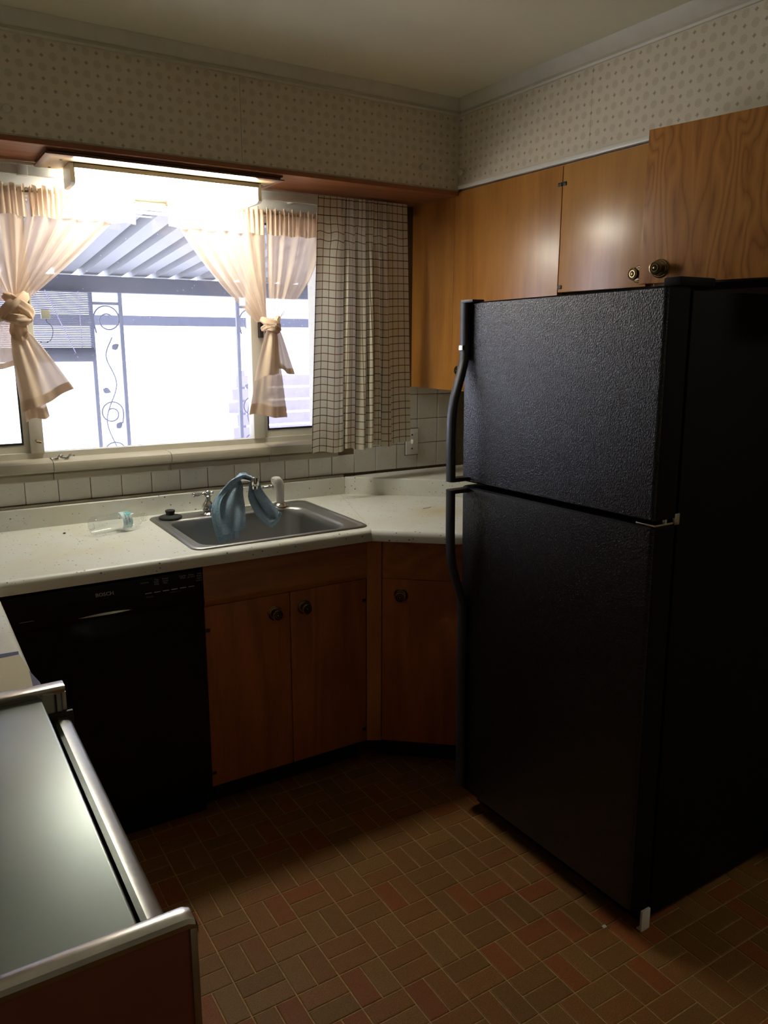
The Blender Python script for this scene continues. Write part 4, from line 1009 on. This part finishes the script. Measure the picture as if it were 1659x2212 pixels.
def tail(cx, z0, z1, w0, w1, x1, folds, seed, y0=-0.05, slant=0.0, nu=40, nv=30):
    rnd = random.Random(seed); p1, p2 = rnd.uniform(0, 6), rnd.uniform(0, 6)
    def fn(u, v):
        w_ = w0+(w1-w0)*(v**0.75); x = cx+(x1-cx)*v+(u-0.5)*w_
        z = z0+(z1-z0)*v+slant*(u-0.5)*v+0.004*math.sin(u*8+p2)*v
        y = y0-0.004+0.009*(0.3+0.7*v)*math.sin(2*PI*folds*u+p1+v)+0.004*math.sin(2*PI*folds*2.2*u+p2)
        return (x, y, z)
    return fn, nu, nv
def add_tail(parent, args, hem=0.13, mat='sheer_tail'):
    fn, nu, nv = tail(*args[0], **args[1])
    o = obj('tail', grid(B(), nu, nv, fn), M[mat], parent, angle=80)
    def fh(u, v):
        p = fn(u, 1-hem+hem*v); return (p[0], p[1]-0.0016, p[2])
    obj('hem', grid(B(), nu, 6, fh), M['sheer_double'], o, angle=80)
def knot_bm(kx, kz, ky, s=1.0, seed=0):
    """bunched cloth: three crossing fat twisted wraps"""
    rnd = random.Random(seed); bm = B()
    def wrap(pts, r):
        P = catmull([(kx+s*a, ky+s*b, kz+s*c) for a, b, c in pts], 8); m = len(P)
        R = [s*r*(0.55+0.45*math.sin(PI*min(1, max(0, i/(m-1))))) for i in range(m)]
        loops = []
        t0 = (P[1]-P[0]).normalized(); x = t0.cross(Vector((0, 1, 0.1))).normalized()
        for i, p in enumerate(P):
            t_ = (P[min(i+1, m-1)]-P[max(i-1, 0)]).normalized(); x = (x-t_*x.dot(t_)).normalized(); y = t_.cross(x)
            loops.append([p+R[i]*(1+0.16*math.sin(5*k/20*2*PI+i*0.25+seed)+0.06*math.sin(9*k/20*2*PI))*(math.cos(k/20*2*PI)*x+math.sin(k/20*2*PI)*y) for k in range(20)])
        loft(bm, loops)
    return bm, wrap
# ---- left sheer, panels tied together in a knot
t = thing('sheer_curtain', 'peach sheer curtain pair knotted together at the left of the window', 'curtain', (-0.38, -0.03, SZ))
KX, KZ, KY = -0.388, 1.650, -0.058
obj('panel', sheer_panel(-0.690, -0.338, KX-0.014, KZ+0.015, 0.045, 6, 3, sag=(1.5, 1.5)), M['sheer'], t, angle=80)
obj('panel', sheer_panel(-0.318, 0.015, KX+0.016, KZ+0.020, 0.045, 6, 5, sag=(1.1, 0.95)), M['sheer'], t, angle=80)
obj('header', sheer_header(-0.690, -0.328, 1), M['sheer_double'], t, angle=80); obj('header', sheer_header(-0.318, 0.012, 2), M['sheer_double'], t, angle=80)
obj('gathers', gather_loops(B(), -0.69, 0.010, 11), M['sheer_double'], t, angle=80)
bm, wr = knot_bm(KX, KZ, KY, 0.90, 1)
wr([(-0.030, 0.010, 0.036), (-0.012, -0.020, 0.016), (0.020, -0.026, -0.010), (0.034, -0.006, -0.034), (0.020, 0.012, -0.050)], 0.026)
wr([(0.034, 0.010, 0.040), (0.018, -0.016, 0.024), (-0.012, -0.030, -0.002), (-0.034, -0.018, -0.024), (-0.034, 0.006, -0.044)], 0.026)
wr([(-0.050, 0.004, -0.030), (-0.020, -0.036, -0.042), (0.018, -0.034, -0.046), (0.040, -0.008, -0.040)], 0.020)
wr([(0.0, 0.0, -0.03), (0.004, -0.008, -0.062), (0.004, -0.006, -0.095), (0.006, -0.004, -0.120)], 0.030)
obj('knot', bm, M['sheer_knot'], t, angle=80)
add_tail(t, ((KX+0.004, KZ-0.080, 1.345, 0.050, 0.165, -0.318, 1.3, 4), dict(y0=-0.064, slant=0.075)))
add_tail(t, ((KX-0.002, KZ-0.080, 1.288, 0.040, 0.075, -0.352, 1.1, 6), dict(y0=-0.046, slant=0.010)))
add_tail(t, ((KX-0.030, KZ-0.050, 1.452, 0.050, 0.150, -0.462, 1.4, 8), dict(y0=-0.040, slant=0.030)), mat='sheer')
bm = tube(B(), catmull([(KX-0.03, KY-0.004, KZ-0.030), (KX-0.07, KY, KZ-0.038), (KX-0.12, KY+0.01, KZ-0.05), (KX-0.18, KY+0.02, KZ-0.045)], 6), [0.014+0.010*i/18 for i in range(19)], 14, flat=0.7)
obj('tie_end', bm, M['sheer_tail'], t, angle=80)
# ---- right sheer
t = thing('sheer_curtain', 'peach sheer curtain pair tied together beside the plaid curtain', 'curtain', (0.49, -0.03, SZ))
KX, KZ, KY = 0.492, 1.603, -0.056
obj('panel', sheer_panel(0.130, 0.492, KX-0.020, KZ+0.010, 0.046, 6, 13, sag=(1.15, 1.3)), M['sheer'], t, angle=80)
obj('panel', sheer_panel(0.494, 0.738, KX+0.028, KZ+0.018, 0.034, 5, 15, sag=(1.3, 2.1)), M['sheer'], t, angle=80)
obj('header', sheer_header(0.130, 0.490, 3), M['sheer_double'], t, angle=80); obj('header', sheer_header(0.496, 0.738, 4), M['sheer_double'], t, angle=80)
obj('gathers', gather_loops(B(), 0.13, 0.738, 12), M['sheer_double'], t, angle=80)
bm, wr = knot_bm(KX, KZ, KY, 0.85, 2)
wr([(-0.040, 0.008, 0.024), (-0.015, -0.018, 0.010), (0.018, -0.024, -0.006), (0.040, -0.004, -0.022)], 0.020)
wr([(0.046, 0.010, 0.034), (0.022, -0.014, 0.010), (0.002, -0.028, -0.006), (-0.022, -0.016, -0.010), (-0.040, 0.004, -0.020)], 0.017)
wr([(-0.030, -0.010, -0.012), (0.000, -0.034, -0.016), (0.030, -0.016, -0.030)], 0.016)
obj('knot', bm, M['sheer_knot'], t, angle=80)
add_tail(t, ((KX-0.004, KZ-0.012, 1.412, 0.036, 0.105, KX-0.028, 0.9, 21), dict(y0=-0.074, slant=0.024)), hem=0.0001)
add_tail(t, ((KX, KZ-0.020, 1.258, 0.030, 0.160, KX-0.018, 1.4, 23), dict(y0=-0.054, slant=-0.022)))
add_tail(t, ((KX+0.020, KZ-0.015, 1.428, 0.026, 0.085, KX+0.052, 0.9, 25), dict(y0=-0.062, slant=-0.030)))

# ---- plaid pinch-pleat curtain
PX0, PX1, PZ0, PZ1 = 0.640, 1.072, 1.112, 2.074
def plaid_curve(s, v):
    """s 0..1 across the cloth, v 0..1 down; gives x, y"""
    # cloth is flat at the left, deeply pleated in the middle, flat at the right end
    if s < 0.24: q = s/0.24; x = 0.0+0.245*q; amp = 0.004
    elif s < 0.90: q = (s-0.24)/0.66; x = 0.245+0.560*q; amp = 1
    else: q = (s-0.90)/0.10; x = 0.805+0.195*q; amp = 0.003
    lx0 = 0.668-0.047*v; wdt = (1.066+0.020*v)-lx0
    xx = lx0+wdt*x
    if amp == 1:
        pin = math.exp(-((v-0.145)/0.045)**2)
        A = (0.009+0.019*smooth(min(1, v*1.3)))*(1-0.55*pin)*min(1, q/0.08, (1-q)/0.06+0.15)*(0.75+0.35*math.sin(q*13+1.3))
        ph = PI+2*PI*6.0*q+0.9*math.sin(q*7+1)+0.6*math.sin(v*3+q*9)
        yy = A*math.sin(ph)+0.30*A*math.sin(2*ph+v*2+q*11)+0.0045*math.sin(3*ph+1)*math.exp(-(v/0.13)**4)
        xx += 0.013*math.cos(ph)*(0.5+0.5*v)
    else:
        yy = 0.003*math.sin(x*22+v*2)+(0.020*smooth(max(0, (q-0.5)*2))*(0.4+0.6*v) if s < 0.24 else 0)*-0.6
        if s < 0.24: xx += 0.010*math.exp(-((v-0.145)/0.05)**2)*smooth(q)
    return xx, yy
NS, NV = 260, 60
U_ = [0.0]
for i in range(NS):
    a = plaid_curve(i/NS, 0.6); b = plaid_curve((i+1)/NS, 0.6); U_.append(U_[-1]+math.hypot(b[0]-a[0], b[1]-a[1]))
def pl_fn(u, v):
    x, y = plaid_curve(u, v)
    hem = 0.006*math.sin(u*21)*v+0.012*(0.24-u if u < 0.24 else 0)*-1*v
    zt = PZ1+0.010*(1-u)*0; z = zt+(PZ0+0.012*smooth(u)-zt)*v+hem+0.004*math.sin(u*44)*math.exp(-((v-0.145)/0.04)**2)
    return (x, -0.122+y-0.010*v, z)
t = thing('plaid_curtain', 'cream curtain with brown windowpane check and pinch pleats right of the window', 'curtain', (0.85, -0.12, PZ1))
bm = grid(B(), NS, NV, pl_fn, uv=lambda u, v: (U_[int(round(u*NS))]+0.011, (1-v)*(PZ1-PZ0)+0.022))
obj('cloth', bm, M['plaid'], t, angle=80)

# ================================================================== OUTSIDE
structure('ground_outside', bx((-12, 0.20, -0.30), (18, 26, -0.20)), M['concrete'])
structure('wall_outside', wall_with_hole(0.15, 0.24, -3.0, 3.0, -0.2, 2.30, WX0, WX1, WZ0, WZ1), M['wallpaint'])
# patio cover: ribbed pans on a beam
t = thing('patio_cover', 'ribbed metal patio roof just outside the window on a dark beam', 'patio roof', (1.0, 1.6, 2.0))
PW = 0.172; y0p, y1p, z0p, z1p = 0.25, 3.22, 2.245, 1.985
def pan_mesh():
    pr = [(0.0, 0.0), (0.055, 0.0), (0.070, 0.050), (0.084, 0.050), (0.088, 0.040), (0.096, 0.040), (0.100, 0.050), (0.114, 0.050), (0.130, 0.0), (PW, 0.0)]
    pr2 = [(x, z+0.0025) for x, z in pr][::-1]
    bm = loft(B(), [[(x, y0p, z0p+z) for x, z in pr+pr2], [(x, y1p, z1p+z) for x, z in pr+pr2]]); bmesh.ops.recalc_face_normals(bm, faces=bm.faces[:])
    return bm
po = obj('roof_pan', pan_mesh(), M['patio'], t, angle=20); po.location.x += -1.2
for k in range(1, 36): copy_part(po, t, (k*PW, 0, 0))
obj('beam', bx((-2.0, 3.04, 1.870), (5.4, 3.16, 1.980), 0.004), M['patio_beam'], t)
# wrought iron posts
def iron_post(x0, y0, label):
    t = thing('iron_post', label, 'post', (x0+0.1, y0, -0.2), 'scrolled iron posts under the patio beam')
    for x in (x0, x0+0.205): obj('upright', bx((x-0.013, y0-0.013, -0.2), (x+0.013, y0+0.013, 1.868)), M['wrought'], t)
    for z in (1.795, 0.30, -0.10): obj('crossbar', bx((x0+0.013, y0-0.010, z-0.010), (x0+0.192, y0+0.010, z+0.010)), M['wrought'], t)
    cxs = x0+0.103
    def scroll(zc, r, sgn):
        P = [(cxs-sgn*r*0.86, y0, zc-r*1.15), (cxs-sgn*r*0.99, y0, zc-r*0.45)]
        for k in range(40):
            q = k/39; a = PI-q*1.42*2*PI; rr = r*(1.0 if q < 0.35 else 1.0-0.72*smooth((q-0.35)/0.65))
            P.append((cxs+sgn*rr*math.cos(a)+sgn*(r-rr)*0.25, y0, zc+rr*math.sin(a)))
        obj('scroll', tube(B(), P, 0.0058, 6), M['wrought'], t)
    scroll(1.690, 0.088, 1)
    for zc, r, s in ((1.02, 0.075, -1), (0.72, 0.078, 1), (0.44, 0.075, -1)): scroll(zc, r, s)
    P = catmull([(cxs-0.05, y0, 0.32), (cxs+0.05, y0, 0.62), (cxs-0.045, y0, 0.95), (cxs+0.04, y0, 1.22), (cxs-0.02, y0, 1.42), (cxs+0.03, y0, 1.56)], 8)
    obj('vine_stem', tube(B(), P, 0.005, 6), M['wrought'], t)
    for lx, lz, a in ((0.055, 1.475, 0.6), (-0.03, 1.19, -0.4), (0.05, 0.90, 0.8), (-0.05, 0.58, 2.4)):
        bm = B(); lf = [(0, 0), (0.016, 0.020), (0.032, 0.022), (0.050, 0.012), (0.064, 0), (0.050, -0.012), (0.032, -0.022), (0.016, -0.020)]
        c_, s_ = math.cos(a), math.sin(a)
        loft(bm, [[(cxs+lx+(c_*p-s_*q)-0.03, y0+dy+0.01*p/0.06, lz+(s_*p+c_*q)) for p, q in lf] for dy in (-0.003, 0.003)]); bmesh.ops.recalc_face_normals(bm, faces=bm.faces[:])
        obj('leaf', bm, M['wrought'], t)
iron_post(0.500, 3.085, 'scrolled wrought-iron post seen through the middle of the window')
iron_post(1.60, 3.085, 'second scrolled wrought-iron post, farther right behind the tied sheer')
# roll-up blind left of the post
t = thing('reed_blind', 'roll-up reed blind hanging outside from the patio beam, left of the post', 'blind', (-0.2, 2.98, 1.868))
bm = B()
for k in range(32):
    z = 1.862-k*0.0118; tube(bm, [(-1.2, 2.98, z), (0.476, 2.98, z)], 0.0052, 5)
so = obj('slats', bm, M['blind'], t); so['kind'] = 'stuff'
obj('roll', tube(B(), [(-1.2, 2.975, 1.440), (0.476, 2.975, 1.440)], [0.050]*2, 18), M['patio_beam'], t)
for x in (-0.9, -0.45, 0.05, 0.40): obj('cord', tube(B(), [(x, 2.968, 1.868), (x, 2.968, 1.48)], 0.003, 5), M['fence'], t)
obj('pull_cord', tube(B(), [(0.18, 2.93, 1.868), (0.36, 2.93, 1.42)], 0.004, 5), M['fence'], t)
# second roof beyond
t = thing('carport_roof', 'pale ribbed carport roof beyond the patio, ending in a low fascia', 'carport roof', (2.0, 5, 1.9))
q0p, q1p, a0p, a1p = 4.0, 7.0, 2.16, 1.83
def pan2():
    pr = [(0.0, 0.0), (0.18, 0.0), (0.205, 0.035), (0.245, 0.035), (0.27, 0.0), (0.30, 0.0)]; pr2 = [(x, z+0.003) for x, z in pr][::-1]
    bm = loft(B(), [[(x, q0p, a0p+z) for x, z in pr+pr2], [(x+0.5, q1p, a1p+z) for x, z in pr+pr2]]); bmesh.ops.recalc_face_normals(bm, faces=bm.faces[:]); return bm
M['carport'] = cloth('carport_fibreglass', (0.86, 0.88, 0.94), 1.0, 0.6)
po = obj('roof_pan', pan2(), M['carport'], t, angle=20); po.location.x += -0.6
for k in range(1, 27): copy_part(po, t, (k*0.30, 0, 0))
obj('fascia', bx((-0.5, 6.96, 1.705), (8.2, 7.04, 1.822), 0.004), M['patio_beam'], t)
# fence
t = thing('board_fence', 'weathered horizontal board fence at the back of the yard', 'fence', (3.5, 5.6, -0.2))
for k in range(9): obj('fence_board', bx((2.45+0.05*(k%3), 5.60, -0.15+k*0.146), (6.2, 5.625, -0.15+k*0.146+0.122), 0.003), M['fence'], t)
for x in (2.62, 3.8, 5.0, 6.0): obj('fence_post', bx((x-0.045, 5.626, -0.2), (x+0.045, 5.70, 1.20), 0.004), M['fence'], t)
# thermometer box on the glass
t = thing('window_sensor', 'small cream sensor box with a curled wire on the window glass', 'sensor', (-0.281, 0.075, 1.63))
obj('box', bx((-0.296, 0.0665, 1.615), (-0.267, 0.080, 1.645), 0.002), M['cream_box'], t)
obj('wire', tube(B(), catmull([(-0.280, 0.074, 1.616), (-0.279, 0.075, 1.606), (-0.264, 0.076, 1.590), (-0.262, 0.076, 1.570), (-0.270, 0.076, 1.545), (-0.290, 0.076, 1.535), (-0.305, 0.076, 1.538)], 6), 0.0013, 6), M['iron'], t)
